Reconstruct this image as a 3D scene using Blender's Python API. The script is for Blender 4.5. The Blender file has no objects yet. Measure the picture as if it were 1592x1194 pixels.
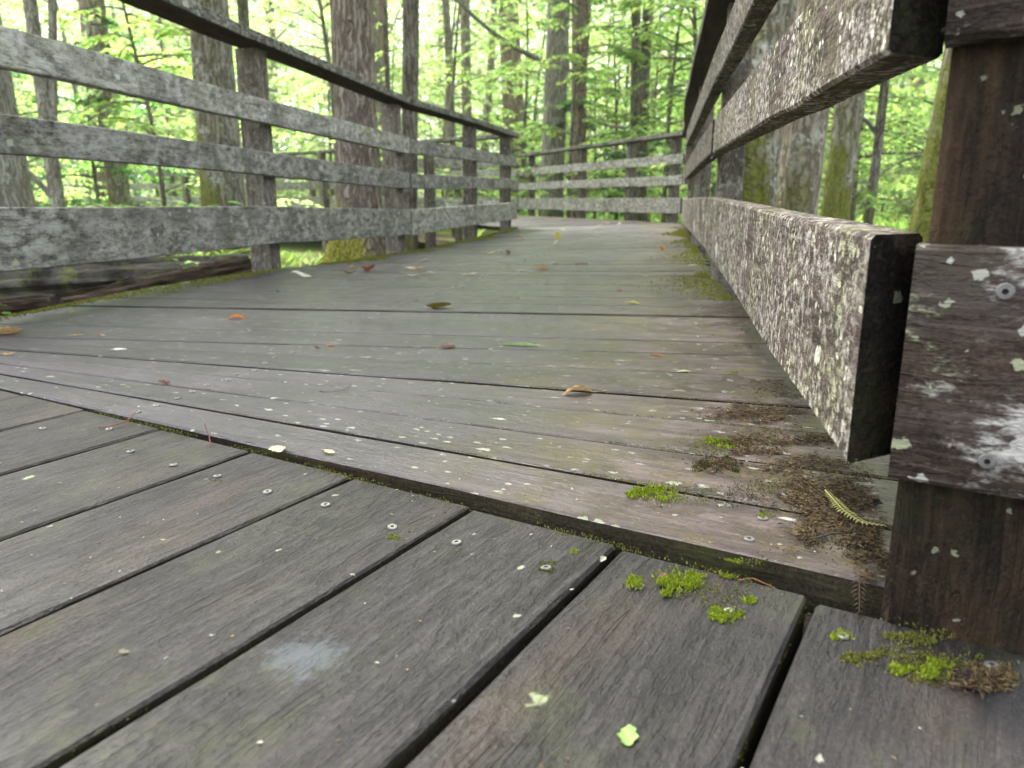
import bpy, math, random
import numpy as np
from mathutils import Matrix, Vector

# ------------------------------------------------------------------ camera, sky, sun, exposure
SC = bpy.context.scene
COL = SC.collection
H = 0.27                      # eye height above the deck
F, HY = 1196.0, 302.0         # focal length and horizon row in photo pixels (1592 x 1194)
PITCH = math.atan((597 - HY) / F)
cam_d = bpy.data.cameras.new('camera')
cam_d.sensor_width = 36.0
cam_d.lens = F / 1592 * 36.0
cam_d.clip_start = 0.02
cam_d.clip_end = 1000
cam_d.dof.use_dof = True
cam_d.dof.focus_distance = 0.80
cam_d.dof.aperture_fstop = 9.0
cam = bpy.data.objects.new('camera', cam_d)
cam.location = (0, 0, H)
cam.rotation_euler = (math.pi / 2 - PITCH, 0, 0)
COL.objects.link(cam)
SC.camera = cam

SUN_EL, SUN_AZ = 58.0, -28.0  # azimuth measured from +Y towards +X
W = bpy.data.worlds.new('World')
SC.world = W
W.use_nodes = True
wn = W.node_tree
bg = wn.nodes['Background']
sky = wn.nodes.new('ShaderNodeTexSky')
sky.sky_type = 'NISHITA'
sky.sun_disc = False
sky.sun_elevation = math.radians(SUN_EL)
sky.sun_rotation = math.radians(SUN_AZ)
sky.air_density = 1.0
sky.dust_density = 5.0
sky.ozone_density = 0.6
veil = wn.nodes.new('ShaderNodeHueSaturation')      # thin bright overcast: the sky's blue is mostly washed out
veil.inputs['Saturation'].default_value = 0.35
wn.links.new(sky.outputs[0], veil.inputs['Color'])
wn.links.new(veil.outputs[0], bg.inputs[0])
bg.inputs[1].default_value = 0.15
sun_d = bpy.data.lights.new('sun', 'SUN')
sun_d.energy = 3.4
sun_d.angle = math.radians(10)
sun_d.color = (1.0, 0.95, 0.87)
sun = bpy.data.objects.new('sun', sun_d)
se, sa = math.radians(SUN_EL), math.radians(SUN_AZ)
to_sun = Vector((math.sin(sa) * math.cos(se), math.cos(sa) * math.cos(se), math.sin(se)))
sun.rotation_euler = to_sun.to_track_quat('Z', 'Y').to_euler()
COL.objects.link(sun)
SC.view_settings.view_transform = 'Standard'
SC.view_settings.look = 'None'
SC.view_settings.exposure = 2.3
SC.view_settings.gamma = 1.0
SC.view_settings.use_curve_mapping = False
SC.cycles.max_bounces = 7
SC.cycles.diffuse_bounces = 3
SC.cycles.transmission_bounces = 4
SC.cycles.glossy_bounces = 2
SC.cycles.caustics_reflective = False
SC.cycles.caustics_refractive = False

rng = np.random.default_rng(7)
random.seed(7)

# ------------------------------------------------------------------ pixel -> place
_cp, _sp = math.cos(PITCH), math.sin(PITCH)
def ray(px, py):
    v = 597 - py
    return np.array([px - 796.0, F * _cp + v * _sp, v * _cp - F * _sp])
def on_plane(px, py, z=0.0):
    q = ray(px, py)
    r = q * ((z - H) / q[2])
    return np.array([r[0], r[1], z])
def at_depth(px, Y):
    return (px - 796.0) / 1231.8 * Y

# ------------------------------------------------------------------ mesh helpers
def link(o, parent=None):
    COL.objects.link(o)
    if parent is not None:
        o.parent = parent
    return o
def empty(name, loc=(0, 0, 0)):
    o = bpy.data.objects.new(name, None)
    o.location = loc
    o.empty_display_size = 0.05
    return link(o)
def tag(o, label, cat=None, group=None, kind=None):
    if label: o['label'] = label
    if cat: o['category'] = cat
    if group: o['group'] = group
    if kind: o['kind'] = kind
    return o
def mesh_np(name, V, Fc, mats, smooth=False, mat_idx=None, col=None):
    """V (n,3); Fc (m,k) uniform polygon array or list of such arrays"""
    if not isinstance(Fc, list): Fc = [Fc]
    Fc = [np.asarray(f, dtype=np.int32) for f in Fc if len(f)]
    me = bpy.data.meshes.new(name)
    V = np.asarray(V, dtype=np.float32)
    me.vertices.add(len(V)); me.vertices.foreach_set('co', V.ravel())
    idx = np.concatenate([f.ravel() for f in Fc])
    tot = np.concatenate([np.full(len(f), f.shape[1], dtype=np.int32) for f in Fc])
    start = np.concatenate([[0], np.cumsum(tot)[:-1]]).astype(np.int32)
    me.loops.add(len(idx)); me.loops.foreach_set('vertex_index', idx)
    me.polygons.add(len(tot)); me.polygons.foreach_set('loop_start', start)
    me.polygons.foreach_set('loop_total', tot)
    me.polygons.foreach_set('use_smooth', np.full(len(tot), bool(smooth)))
    for m in (mats if isinstance(mats, (list, tuple)) else [mats]): me.materials.append(m)
    if mat_idx is not None: me.polygons.foreach_set('material_index', np.asarray(mat_idx, dtype=np.int32))
    if col is not None:
        a = me.attributes.new('tint', 'FLOAT_COLOR', 'POINT')
        c = np.ones((len(V), 4), dtype=np.float32); c[:, :3] = col
        a.data.foreach_set('color', c.ravel())
    me.update(calc_edges=True)
    return me
def obj(name, me, parent=None, M=None):
    o = bpy.data.objects.new(name, me)
    if M is not None: o.matrix_basis = M
    return link(o, parent)
def frame(O, ex, ey, ez):
    M = Matrix.Identity(4)
    for i in range(3):
        M[i][0], M[i][1], M[i][2], M[i][3] = ex[i], ey[i], ez[i], O[i]
    return M

def wob(n, amp, seed, waves=4):
    r = np.random.default_rng(seed)
    t = np.linspace(0, 1, n); y = np.zeros(n)
    for k in range(1, waves + 1):
        y += r.normal() * np.sin(2 * math.pi * k * t * r.uniform(.6, 1.4) + r.uniform(0, 6.3)) / k
    return amp * y
def sweep_box(xs, y0, y1, z0, z1, ch=0.004, sh0=0.0, sh1=0.0, jag=0.0, seed=0):
    """a sawn timber along local X: stations xs, per-station y0,y1,z0,z1; chamfered edges; sh0/sh1 shift the y1 side at both ends (mitre)"""
    n = len(xs); r = np.random.default_rng(seed)
    V = []
    xs = np.asarray(xs, float)
    for i in range(n):
        a, b, c, d = y0[i], y1[i], z0[i], z1[i]
        c1 = ch * (1 + jag * r.uniform(-.6, .9)); c2 = ch * (1 + jag * r.uniform(-.6, .9))
        prof = [(a, c + ch), (a, d - c1), (a + c1, d), (b - c2, d), (b, d - c2), (b, c + ch), (b - ch, c), (a + ch, c)]
        for (y, z) in prof:
            f = (y - a) / max(b - a, 1e-6)
            x = xs[i]
            if i == 0: x += sh0 * f
            if i == n - 1: x += sh1 * f
            V.append((x, y, z))
    k = 8; Q = []
    for i in range(n - 1):
        for j in range(k):
            j2 = (j + 1) % k
            Q.append((i * k + j, i * k + j2, (i + 1) * k + j2, (i + 1) * k + j))
    caps = [tuple(range(k))[::-1], tuple((n - 1) * k + j for j in range(k))]
    # orientation: make normals outward
    Q = [q[::-1] for q in Q]; caps = [c[::-1] for c in caps]
    mi = [0] * len(Q) + [1, 1]
    return np.array(V), [np.array(Q), np.array(caps)], mi

# ------------------------------------------------------------------ material helpers
class NT:
    def __init__(s, name):
        s.m = bpy.data.materials.new(name); s.m.use_nodes = True
        s.t = s.m.node_tree; s.b = s.t.nodes['Principled BSDF']
        s.out = s.t.nodes['Material Output']
    def n(s, typ, **kw):
        x = s.t.nodes.new(typ)
        for k, v in kw.items(): setattr(x, k, v)
        return x
    def set(s, sock, v):
        if isinstance(v, bpy.types.NodeSocket): s.t.links.new(v, sock)
        elif isinstance(v, (tuple, list)) and len(v) == 3 and sock.type == 'RGBA': sock.default_value = (*v, 1)
        else: sock.default_value = v
    def math(s, op, a, b=None, clamp=False):
        x = s.n('ShaderNodeMath', operation=op, use_clamp=clamp)
        s.set(x.inputs[0], a)
        if b is not None: s.set(x.inputs[1], b)
        return x.outputs[0]
    def mul(s, a, b): return s.math('MULTIPLY', a, b)
    def add(s, a, b): return s.math('ADD', a, b)
    def sub(s, a, b): return s.math('SUBTRACT', a, b)
    def mix(s, f, a, b, mode='MIX'):
        x = s.n('ShaderNodeMix', data_type='RGBA', blend_type=mode)
        s.set(x.inputs[0], f); s.set(x.inputs[6], a); s.set(x.inputs[7], b)
        return x.outputs[2]
    def noise(s, vec, scale, detail=3.0, rough=.55, dist=0.0, color=False):
        x = s.n('ShaderNodeTexNoise')
        s.set(x.inputs['Vector'], vec); s.set(x.inputs['Scale'], scale)
        x.inputs['Detail'].default_value = detail; x.inputs['Roughness'].default_value = rough
        x.inputs['Distortion'].default_value = dist
        return x.outputs['Color' if color else 'Fac']
    def ss(s, v, a, b, lo=0.0, hi=1.0):
        x = s.n('ShaderNodeMapRange', interpolation_type='SMOOTHSTEP')
        s.set(x.inputs[0], v); s.set(x.inputs[1], a); s.set(x.inputs[2], b)
        s.set(x.inputs[3], lo); s.set(x.inputs[4], hi)
        return x.outputs[0]
    def mapping(s, vec, scale=(1, 1, 1), loc=(0, 0, 0)):
        x = s.n('ShaderNodeMapping'); s.set(x.inputs[0], vec)
        x.inputs['Scale'].default_value = scale; x.inputs['Location'].default_value = loc
        return x.outputs[0]
    def vadd(s, a, b):
        x = s.n('ShaderNodeVectorMath', operation='ADD'); s.set(x.inputs[0], a); s.set(x.inputs[1], b); return x.outputs[0]
    def vscale(s, a, f):
        x = s.n('ShaderNodeVectorMath', operation='SCALE'); s.set(x.inputs[0], a); s.set(x.inputs[3], f); return x.outputs[0]
    def sep(s, v):
        x = s.n('ShaderNodeSeparateXYZ'); s.set(x.inputs[0], v); return x.outputs
    def spots(s, vec, scale, density, r, soft=.08, edge=None):
        """pale crusts: voronoi cells, a share `density` of which carry a spot of up to radius r"""
        if edge is not None: vec = s.vadd(vec, s.vscale(edge, 1.0))
        x = s.n('ShaderNodeTexVoronoi'); s.set(x.inputs['Vector'], vec); x.inputs['Scale'].default_value = scale
        c = s.n('ShaderNodeSeparateColor'); s.set(c.inputs[0], x.outputs['Color'])
        rad = s.mul(s.ss(c.outputs[0], 1 - density, 1.02 - density, 0.0, r), s.ss(c.outputs[2], 0.0, 1.0, .3, 1.0))
        ragged = s.mul(s.sub(s.noise(vec, scale * 2.6, 2, .6), .5), .55)
        m = s.ss(s.add(s.sub(rad, x.outputs['Distance']), ragged), 0.0, soft)
        m = s.mul(m, s.math('GREATER_THAN', rad, .01))
        return m, c.outputs[1]
    def bump(s, h, dist, strength=1.0, normal=None):
        x = s.n('ShaderNodeBump'); x.inputs['Strength'].default_value = strength
        x.inputs['Distance'].default_value = dist; s.set(x.inputs['Height'], h)
        if normal is not None: s.set(x.inputs['Normal'], normal)
        return x.outputs[0]
    def done(s, color, rough, normal=None, spec=.3):
        s.set(s.b.inputs['Base Color'], color); s.set(s.b.inputs['Roughness'], rough)
        s.b.inputs['Specular IOR Level'].default_value = spec
        if normal is not None: s.set(s.b.inputs['Normal'], normal)
        return s.m

def timber(name, dark, mid, light, algae=(.3, (.07, .085, .04)), crust=None, spots=(), stain=None, rough=(.55, .85), bump=.0016, streak=None, spec=.3, smudge=None, warm=None, tone=(.8, 1.15), crack=.8, relief=0.0, cs=.10, lime=(.38, .62), dirt=None, knots=0.0):
    k = NT(name)
    tc = k.n('ShaderNodeTexCoord').outputs['Object']
    oi = k.n('ShaderNodeObjectInfo')
    off = k.vscale((1.0, 1.0, 1.0), k.mul(oi.outputs['Random'], 37.0))
    P = k.vadd(tc, off)
    big = k.noise(P, 5.0, 3, .6)
    warpc = k.noise(P, 9.0, 1, .5, color=True)
    Pw = k.vadd(P, k.vscale(warpc, .012))
    g1 = k.noise(k.mapping(Pw, (4, 55, 55)), 1.0, 3, .65)
    g2 = k.noise(k.mapping(Pw, (16, 260, 260)), 1.0, 1, .6)
    fine = k.noise(P, 330.0, 2, .7)
    c = k.mix(k.ss(g1, .32, .68), dark, mid)
    c = k.mix(k.mul(k.ss(g2, .45, .75), .45), c, light)
    c = k.mix(k.mul(k.ss(big, .45, .7), .4), c, light)
    c = k.mix(k.mul(k.ss(k.noise(P, 3.1, 4, .65), .48, .64), .6), c, dark)
    if warm is not None:
        c = k.mix(k.mul(k.ss(k.noise(k.mapping(P, (3, 11, 11), (3, 1, 7)), 1.0, 4, .6), .52, .72), warm[0]), c, warm[1])
    # drying cracks along the grain
    cr = k.noise(k.mapping(Pw, (3.2, 120, 120), (11, 3, 5)), 1.0, 1, .5)
    crm = k.mul(k.ss(k.math('ABSOLUTE', k.sub(cr, .5)), .018, .004), k.ss(k.noise(P, 7.0, 2, .5), .48, .62))
    c = k.mix(k.mul(crm, crack), c, (.008, .007, .006))
    rel = None
    if relief:      # short torn fibres and pits
        rel = k.noise(k.mapping(Pw, (45, 130, 130), (5, 9, 2)), 1.0, 4, .7)
        c = k.mix(k.mul(k.ss(rel, .47, .36), relief), c, (.006, .006, .005))
        c = k.mix(k.mul(k.ss(rel, .56, .70), relief * .6), c, light)
    # fine mottling
    c = k.mix(.75, c, k.mix(k.ss(fine, .3, .7), (.45, .45, .45), (1.35, 1.35, 1.35)), 'MULTIPLY')
    if algae:
        am = k.mul(k.ss(k.noise(P, 11.0, 4, .65), .50, .68), k.ss(k.noise(P, 90.0, 2, .7), .3, .6))
        c = k.mix(k.mul(am, algae[0]), c, algae[1])
    if stain:
        sx = k.sep(tc)[0]
        sm = k.mul(k.ss(k.add(sx, k.mul(k.sub(k.noise(P, 4.0, 4, .6), .5), .5)), stain[0], stain[1]), .85)
        c = k.mix(sm, c, k.mix(k.ss(k.noise(k.mapping(P, (5, 40, 40)), 1.0, 5, .7), .35, .65), stain[2], stain[3]))
    if dirt:
        sx2 = k.sep(tc)[0]
        dm = k.mul(k.ss(k.add(sx2, k.mul(k.sub(k.noise(P, 3.0, 3, .6), .5), .7)), dirt[0], dirt[1]), k.ss(k.noise(P, 17.0, 5, .75), .44, .58))
        c = k.mix(k.mul(dm, .85), c, k.mix(k.ss(k.noise(P, 8.0, 3, .6), .42, .6), dirt[2], dirt[3]))
    if streak:
        st = k.ss(k.noise(k.mapping(Pw, (3.0, 26, 26), (7, 1, 2)), 1.0, 4, .6), .45, .7)
        c = k.mix(k.mul(st, streak[0]), c, streak[1])
    if smudge:
        geo = k.n('ShaderNodeNewGeometry').outputs['Position']
        for (x, y, r, colr, amt) in smudge:
            v = k.n('ShaderNodeVectorMath', operation='DISTANCE'); k.set(v.inputs[0], geo); v.inputs[1].default_value = (x, y, -.01)
            mk = k.mul(k.ss(k.add(v.outputs['Value'], k.mul(k.sub(k.noise(geo, 85.0, 5, .8), .5), r * 3.0)), r, r * .3), amt)
            c = k.mix(mk, c, colr)
    hmask = None
    if crust:
        cm = k.mul(k.ss(k.noise(k.mapping(P, crust[4] if len(crust) > 4 else (1, 1.5, 1.5)), crust[1], 5, .75), crust[3], crust[3] + cs), k.ss(k.noise(P, 7.0, 4, .6), .3, .55))
        c = k.mix(k.mul(cm, crust[0]), c, k.mix(k.ss(k.noise(P, 9.0, 4, .65), lime[0], lime[1]), crust[2][0], crust[2][1]))
        hmask = cm
    ed = k.vscale(k.noise(P, 160.0, 1, .6, color=True), .006)
    for (sc, den, r, c1, c2, stretch) in spots:
        pv = k.mapping(k.vadd(P, ed), stretch)
        m, q = k.spots(pv, sc, den, r)
        c = k.mix(k.mul(m, .92), c, k.mix(q, c1, c2))
        hmask = m if hmask is None else k.math('MAXIMUM', hmask, m)
    val = k.ss(oi.outputs['Random'], 0, 1, *tone)
    hs = k.n('ShaderNodeHueSaturation'); k.set(hs.inputs['Value'], val); k.set(hs.inputs['Color'], c)
    c = hs.outputs[0]
    hgt = k.add(k.mul(g1, .55), k.add(k.mul(g2, .35), k.mul(fine, .35)))
    hgt = k.sub(hgt, k.mul(crm, crack))
    if rel is not None: hgt = k.add(hgt, k.mul(k.ss(rel, .36, .55), .35))
    if hmask is not None: hgt = k.add(hgt, k.mul(hmask, .45))
    nb = k.bump(hgt, bump, 1.0)
    rg = k.ss(big, .3, .7, rough[0], rough[1])
    return k.done(c, rg, nb, spec)

deck_spots = ((46, .24, .22, (.32, .325, .30), (.24, .255, .18), (.40, 1, 1)), (110, .32, .32, (.28, .285, .265), (.215, .23, .16), (.5, 1, 1)))
M_DECK = timber('weathered_deck', (.0205, .0174, .0222), (.0445, .0382, .0485), (.086, .075, .092), algae=(.06, (.062, .062, .046)), spots=deck_spots,
                stain=(.34, .70, (.030, .0185, .0165), (.135, .098, .092)), rough=(.34, .56), bump=.0011, spec=.5, warm=(.12, (.07, .056, .053)), crack=.4, relief=.3, tone=(.68, 1.2),
                dirt=(.33, .62, (.034, .022, .014), (.064, .050, .019)))
sm1 = on_plane(480, 1025, -.01)
M_NEAR = timber('weathered_near_deck', (.011, .0096, .0098), (.028, .0245, .0258), (.063, .0565, .0585), algae=(.55, (.049, .051, .025)),
                spots=((26, .045, .17, (.34, .36, .25), (.27, .31, .17), (.8, 1, 1)), (80, .05, .22, (.30, .31, .25), (.25, .27, .17), (.8, 1, 1))),
                rough=(.5, .8), bump=.0020, spec=.36, warm=(.6, (.066, .044, .034)), smudge=((sm1[0], sm1[1], .030, (.085, .098, .112), .6),), crack=.4, relief=.35)
M_RAIL = timber('lichen_grey_rail', (.10, .092, .076), (.26, .25, .222), (.38, .37, .34), algae=(.4, (.22, .22, .13)),
                crust=(.85, 34.0, ((.54, .535, .50), (.41, .415, .32)), .38, (.6, 1.2, 1.2)),
                spots=((12, .10, .36, (.58, .59, .55), (.48, .51, .39), (.7, 1, 1)), (38, .16, .40, (.52, .53, .49), (.42, .46, .32), (.7, 1, 1))), rough=(.75, .95), bump=.0020, spec=.15, crack=.7, relief=.6, cs=.26, lime=(.42, .70))
M_RRAIL = timber('lichen_flecked_rail', (.032, .021, .017), (.115, .083, .071), (.22, .18, .162), algae=(.45, (.12, .12, .055)),
                 crust=(.9, 85.0, ((.56, .525, .48), (.38, .405, .225)), .45, (1.0, 1.15, 1.15)),
                 spots=((40, .18, .36, (.64, .61, .56), (.42, .485, .275), (.8, 1, 1)), (120, .30, .44, (.66, .62, .57), (.52, .52, .34), (.8, 1, 1)), (15, .08, .40, (.66, .64, .60), (.40, .50, .29), (.8, 1, 1))), rough=(.75, .95), bump=.0024, spec=.15, crack=.4, relief=.5, cs=.18, lime=(.46, .66))
M_NRAIL = timber('dark_lichen_rail', (.022, .0145, .0105), (.064, .044, .033), (.13, .10, .083), algae=(.35, (.068, .07, .03)), streak=(.55, (.12, .10, .092)),
                 crust=(.95, 24.0, ((.56, .54, .51), (.37, .40, .25)), .505, (.55, 1.3, 1.3)),
                 spots=((30, .22, .46, (.52, .50, .47), (.36, .41, .25), (.6, 1, 1)), (100, .28, .48, (.46, .45, .41), (.39, .41, .26), (.7, 1, 1))), rough=(.7, .95), bump=.0022, spec=.2, crack=.5, relief=.5, cs=.13, lime=(.50, .66))
M_POST = timber('brown_post', (.009, .0058, .004), (.033, .021, .013), (.070, .046, .030), algae=(.45, (.040, .042, .016)), streak=(.7, (.088, .052, .027)),
                spots=((40, .10, .34, (.30, .32, .23), (.27, .30, .18), (1, 1, 1)), (110, .10, .4, (.28, .27, .22), (.25, .27, .17), (1, 1, 1))), rough=(.7, .95), bump=.0026, spec=.2, crack=.4, relief=.7)
M_GPOST = timber('grey_brown_post', (.07, .055, .042), (.21, .185, .15), (.36, .335, .29), algae=(.35, (.105, .105, .05)), streak=(.35, (.15, .10, .07)),
                 crust=(.6, 40.0, ((.44, .435, .40), (.33, .345, .24)), .50), spots=((30, .14, .34, (.42, .44, .38), (.35, .385, .245), (1, 1, 1)),), rough=(.75, .95), bump=.002, spec=.15, relief=.4)
M_CAP = timber('dark_cap_board', (.045, .04, .034), (.13, .122, .108), (.23, .225, .205), algae=(.4, (.115, .118, .066)), crust=(.8, 50.0, ((.44, .435, .405), (.33, .335, .245)), .42),
               spots=((18, .14, .34, (.50, .51, .46), (.385, .42, .30), (.7, 1, 1)),), rough=(.7, .95), bump=.002, spec=.15, relief=.4, cs=.18)
M_JOIST = timber('dark_joist', (.02, .016, .012), (.045, .036, .028), (.08, .07, .055), rough=(.8, .95), bump=.002, spec=.15)
M_END = timber('black_end_grain', (.006, .005, .004), (.018, .015, .012), (.055, .045, .036), algae=(.5, (.035, .04, .015)), spots=((70, .10, .4, (.3, .32, .24), (.3, .33, .2), (1, 1, 1)), (160, .08, .4, (.26, .25, .2), (.3, .3, .2), (1, 1, 1))), rough=(.8, .95), bump=.0025, spec=.12, warm=(.7, (.085, .055, .032)), relief=.5)

M_EDGE = timber('mossy_board_edge', (.012, .010, .007), (.034, .029, .018), (.07, .06, .035), algae=(.6, (.055, .06, .018)), warm=(.7, (.07, .04, .022)), rough=(.8, .95), bump=.0022, spec=.12)
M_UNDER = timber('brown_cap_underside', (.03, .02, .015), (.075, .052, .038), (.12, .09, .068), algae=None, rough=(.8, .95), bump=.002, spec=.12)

def flat(name, c, rough=.6, metal=0.0, var=0.0, spec=.3):
    k = NT(name)
    if var:
        tc = k.n('ShaderNodeTexCoord').outputs['Object']
        c = k.mix(k.mul(k.ss(k.noise(tc, 140.0, 4, .6), .3, .7), var), c, tuple(x * .45 for x in c))
    k.b.inputs['Metallic'].default_value = metal
    return k.done(c, rough, None, spec)
M_STEEL = flat('screw_steel', (.25, .245, .235), .5, .5, .6)
M_RECESS = flat('screw_recess', (.02, .02, .02), .8)

def leafmat(name, diff, trans, mixf=.5, rough=.45, use_tint=True, spec=.35):
    k = NT(name)
    if use_tint:
        at = k.n('ShaderNodeAttribute', attribute_name='tint').outputs['Color']
        oi = k.n('ShaderNodeObjectInfo').outputs['Random']
        hs = k.n('ShaderNodeHueSaturation'); k.set(hs.inputs['Color'], at)
        k.set(hs.inputs['Value'], k.ss(oi, 0, 1, .85, 1.15)); k.set(hs.inputs['Hue'], k.ss(oi, 0, 1, .49, .51))
        at = hs.outputs[0]
        d = k.mix(1.0, at, diff, 'MULTIPLY'); t = k.mix(1.0, at, trans, 'MULTIPLY')
    else: d, t = diff, trans
    k.done(d, rough, None, spec)
    tr = k.n('ShaderNodeBsdfTranslucent'); k.set(tr.inputs[0], t)
    ms = k.n('ShaderNodeMixShader'); ms.inputs[0].default_value = mixf
    k.t.links.new(k.b.outputs[0], ms.inputs[1]); k.t.links.new(tr.outputs[0], ms.inputs[2])
    k.t.links.new(ms.outputs[0], k.out.inputs[0])
    return k.m
M_LEAF = leafmat('spring_leaf', (.13, .20, .055), (.45, .66, .18), .6)
M_LEAF_D = leafmat('deep_green_leaf', (.05, .11, .03), (.16, .36, .07))
M_FAR = leafmat('far_leaf', (.18, .25, .11), (.56, .75, .34), .6)
M_MOSS = leafmat('moss', (1.0, 1.0, 1.0), (.4, .4, .4), .25, .8, spec=.1)
M_TINT = leafmat('plain_tint', (1, 1, 1), (.5, .5, .5), .12, .85, spec=.15)

def bark(name, dark, mid, light, moss=(.15, .17, .03), moss_top=1.2, moss_amt=.8, lich=.25, sc=1.0, ridge=1.0, side=(-.6, -.4)):
    k = NT(name)
    tcn = k.n('ShaderNodeTexCoord').outputs['Object']
    oi = k.n('ShaderNodeObjectInfo').outputs['Random']
    P = k.vadd(tcn, k.vscale((1.0, 1.0, 1.0), k.mul(oi, 23.0)))
    Pw = k.vadd(P, k.vscale(k.noise(P, 6.0, 3, .6, color=True), .10))
    v = k.n('ShaderNodeTexVoronoi', feature='DISTANCE_TO_EDGE'); k.set(v.inputs['Vector'], k.mapping(Pw, (26 * sc, 26 * sc, 2.8 * sc))); v.inputs['Scale'].default_value = 1.0
    fur = k.ss(v.outputs['Distance'], .02, .28)
    n1 = k.noise(k.mapping(Pw, (30, 30, 7)), 1.0, 6, .7)
    c = k.mix(fur, dark, mid)
    c = k.mix(k.mul(k.ss(n1, .48, .68), .6), c, light)
    lm = k.mul(k.ss(k.noise(P, 5.0, 5, .7), .52, .62), k.ss(k.noise(P, 40.0, 4, .7), .42, .56))
    c = k.mix(k.mul(lm, lich), c, (.42, .43, .38))
    z = k.sep(tcn)[2]
    nrm = k.sep(k.n('ShaderNodeNewGeometry').outputs['Normal'])
    sd = k.add(k.mul(nrm[0], side[0]), k.mul(nrm[1], side[1]))
    mm = k.add(k.add(k.ss(z, moss_top, -.2, -.35, .45), k.mul(sd, .35)), k.sub(k.noise(P, 4.0, 5, .65), .32))
    mm = k.mul(k.ss(mm, .15, .42), moss_amt)
    c = k.mix(mm, c, k.mix(k.ss(k.noise(P, 60.0, 4, .7), .3, .7), tuple(x * .4 for x in moss), moss))
    h = k.add(k.mul(fur, .7 * ridge), k.add(k.mul(n1, .5), k.mul(mm, .3)))
    return k.done(c, .92, k.bump(h, .016, 1.0), .15)
M_BARK_RIDGE = bark('ridged_bark', (.10, .078, .062), (.29, .235, .195), (.42, .37, .32), moss=(.30, .29, .045), moss_top=1.1, moss_amt=.95, sc=1.0, ridge=1.5, lich=.2)
M_BARK_GREY = bark('grey_bark', (.15, .135, .115), (.31, .285, .25), (.47, .45, .41), moss=(.25, .26, .05), moss_top=1.1, moss_amt=.8, lich=.8)
M_BARK_MOSS = bark('mossy_bark', (.10, .09, .06), (.25, .22, .165), (.40, .38, .31), moss=(.21, .23, .03), moss_top=2.0, moss_amt=.85, lich=.9)
M_BARK_DARK = bark('dark_bark', (.075, .063, .052), (.19, .165, .14), (.30, .275, .24), moss=(.17, .18, .04), moss_top=1.2, moss_amt=.6, lich=.4)
M_BARK_PALE = bark('pale_bark', (.15, .125, .095), (.32, .275, .22), (.47, .43, .37), moss=(.22, .22, .05), moss_top=1.6, moss_amt=.7, lich=.95)
M_BARK_RED = bark('reddish_bark', (.13, .09, .07), (.32, .235, .195), (.43, .35, .30), moss=(.23, .23, .06), moss_top=.5, moss_amt=.4, lich=.3)

# ------------------------------------------------------------------ ground
GZ = -0.45
def ground_z(x, y):
    return GZ + .05 * math.sin(x * .9 + 1) * math.cos(y * .7) + .03 * math.sin(x * 2.3 + y * 1.7)
def build_ground():
    k = NT('forest_floor')
    tcn = k.n('ShaderNodeTexCoord').outputs['Object']
    n = k.noise(tcn, 1.3, 6, .65); f = k.noise(tcn, 22.0, 5, .75); big = k.noise(tcn, .22, 4, .6)
    c = k.mix(k.ss(f, .35, .65), (.035, .026, .018), (.11, .085, .058))
    c = k.mix(k.mul(k.ss(k.add(n, k.mul(k.sub(big, .5), .8)), .42, .58), .85), c, k.mix(k.ss(f, .35, .65), (.06, .10, .02), (.16, .23, .05)))
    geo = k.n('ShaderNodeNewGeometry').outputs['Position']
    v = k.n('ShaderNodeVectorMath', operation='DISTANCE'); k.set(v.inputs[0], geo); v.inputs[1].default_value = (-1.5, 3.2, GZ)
    c = k.mix(k.ss(k.add(v.outputs['Value'], k.mul(n, 1.2)), 3.6, 2.6), c, k.mix(f, (.012, .009, .007), (.05, .036, .024)))   # bare soil, with the shade under the left rail put into its colour
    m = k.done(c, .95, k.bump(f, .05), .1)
    g = [-300, -120, -60] + list(np.arange(-30, 30.1, 1.0)) + [60, 120, 300]
    gx = np.array(g); gy = np.array([-300, -100, -40] + list(np.arange(-12, 48.1, 1.0)) + [80, 150, 300])
    V = np.array([(x, y, ground_z(x, y)) for y in gy for x in gx]); nx = len(gx)
    Q = [(j * nx + i, j * nx + i + 1, (j + 1) * nx + i + 1, (j + 1) * nx + i) for j in range(len(gy) - 1) for i in range(nx - 1)]
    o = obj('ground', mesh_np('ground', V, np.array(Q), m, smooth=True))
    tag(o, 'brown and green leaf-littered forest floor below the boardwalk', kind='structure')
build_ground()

# ------------------------------------------------------------------ decks
ER = np.array([(.285, .505), (.35, .62), (.41, .76), (.44, 1.0), (.465, 1.3), (.57, 1.86), (.68, 2.6), (1.06, 4.5), (1.60, 7.5)])
EL = np.array([(-1.22, 1.40), (-1.165, 1.736), (-1.08, 2.33), (-.91, 2.91), (-.70, 3.6), (-.46, 4.75), (-.25, 5.7), (.02, 7.25)])
def dip(Y): return float(np.interp(Y, [0, 2.6, 4.6, 7.3, 9.5], [0, -.003, -.042, -.034, 0]))
def deck_z(x, y):
    xl = np.interp(y, EL[:, 1], EL[:, 0]); xr = np.interp(y, ER[:, 1], ER[:, 0])
    f = min(max((x - xl) / (xr - xl), 0), 1)
    return dip(y) * (1 - f)
def resample(P, n):
    P = np.asarray(P, float); d = np.concatenate([[0], np.cumsum(np.linalg.norm(np.diff(P, axis=0), axis=1))])
    t = np.linspace(0, d[-1], n)
    return np.stack([np.interp(t, d, P[:, i]) for i in range(P.shape[1])], 1)

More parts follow.
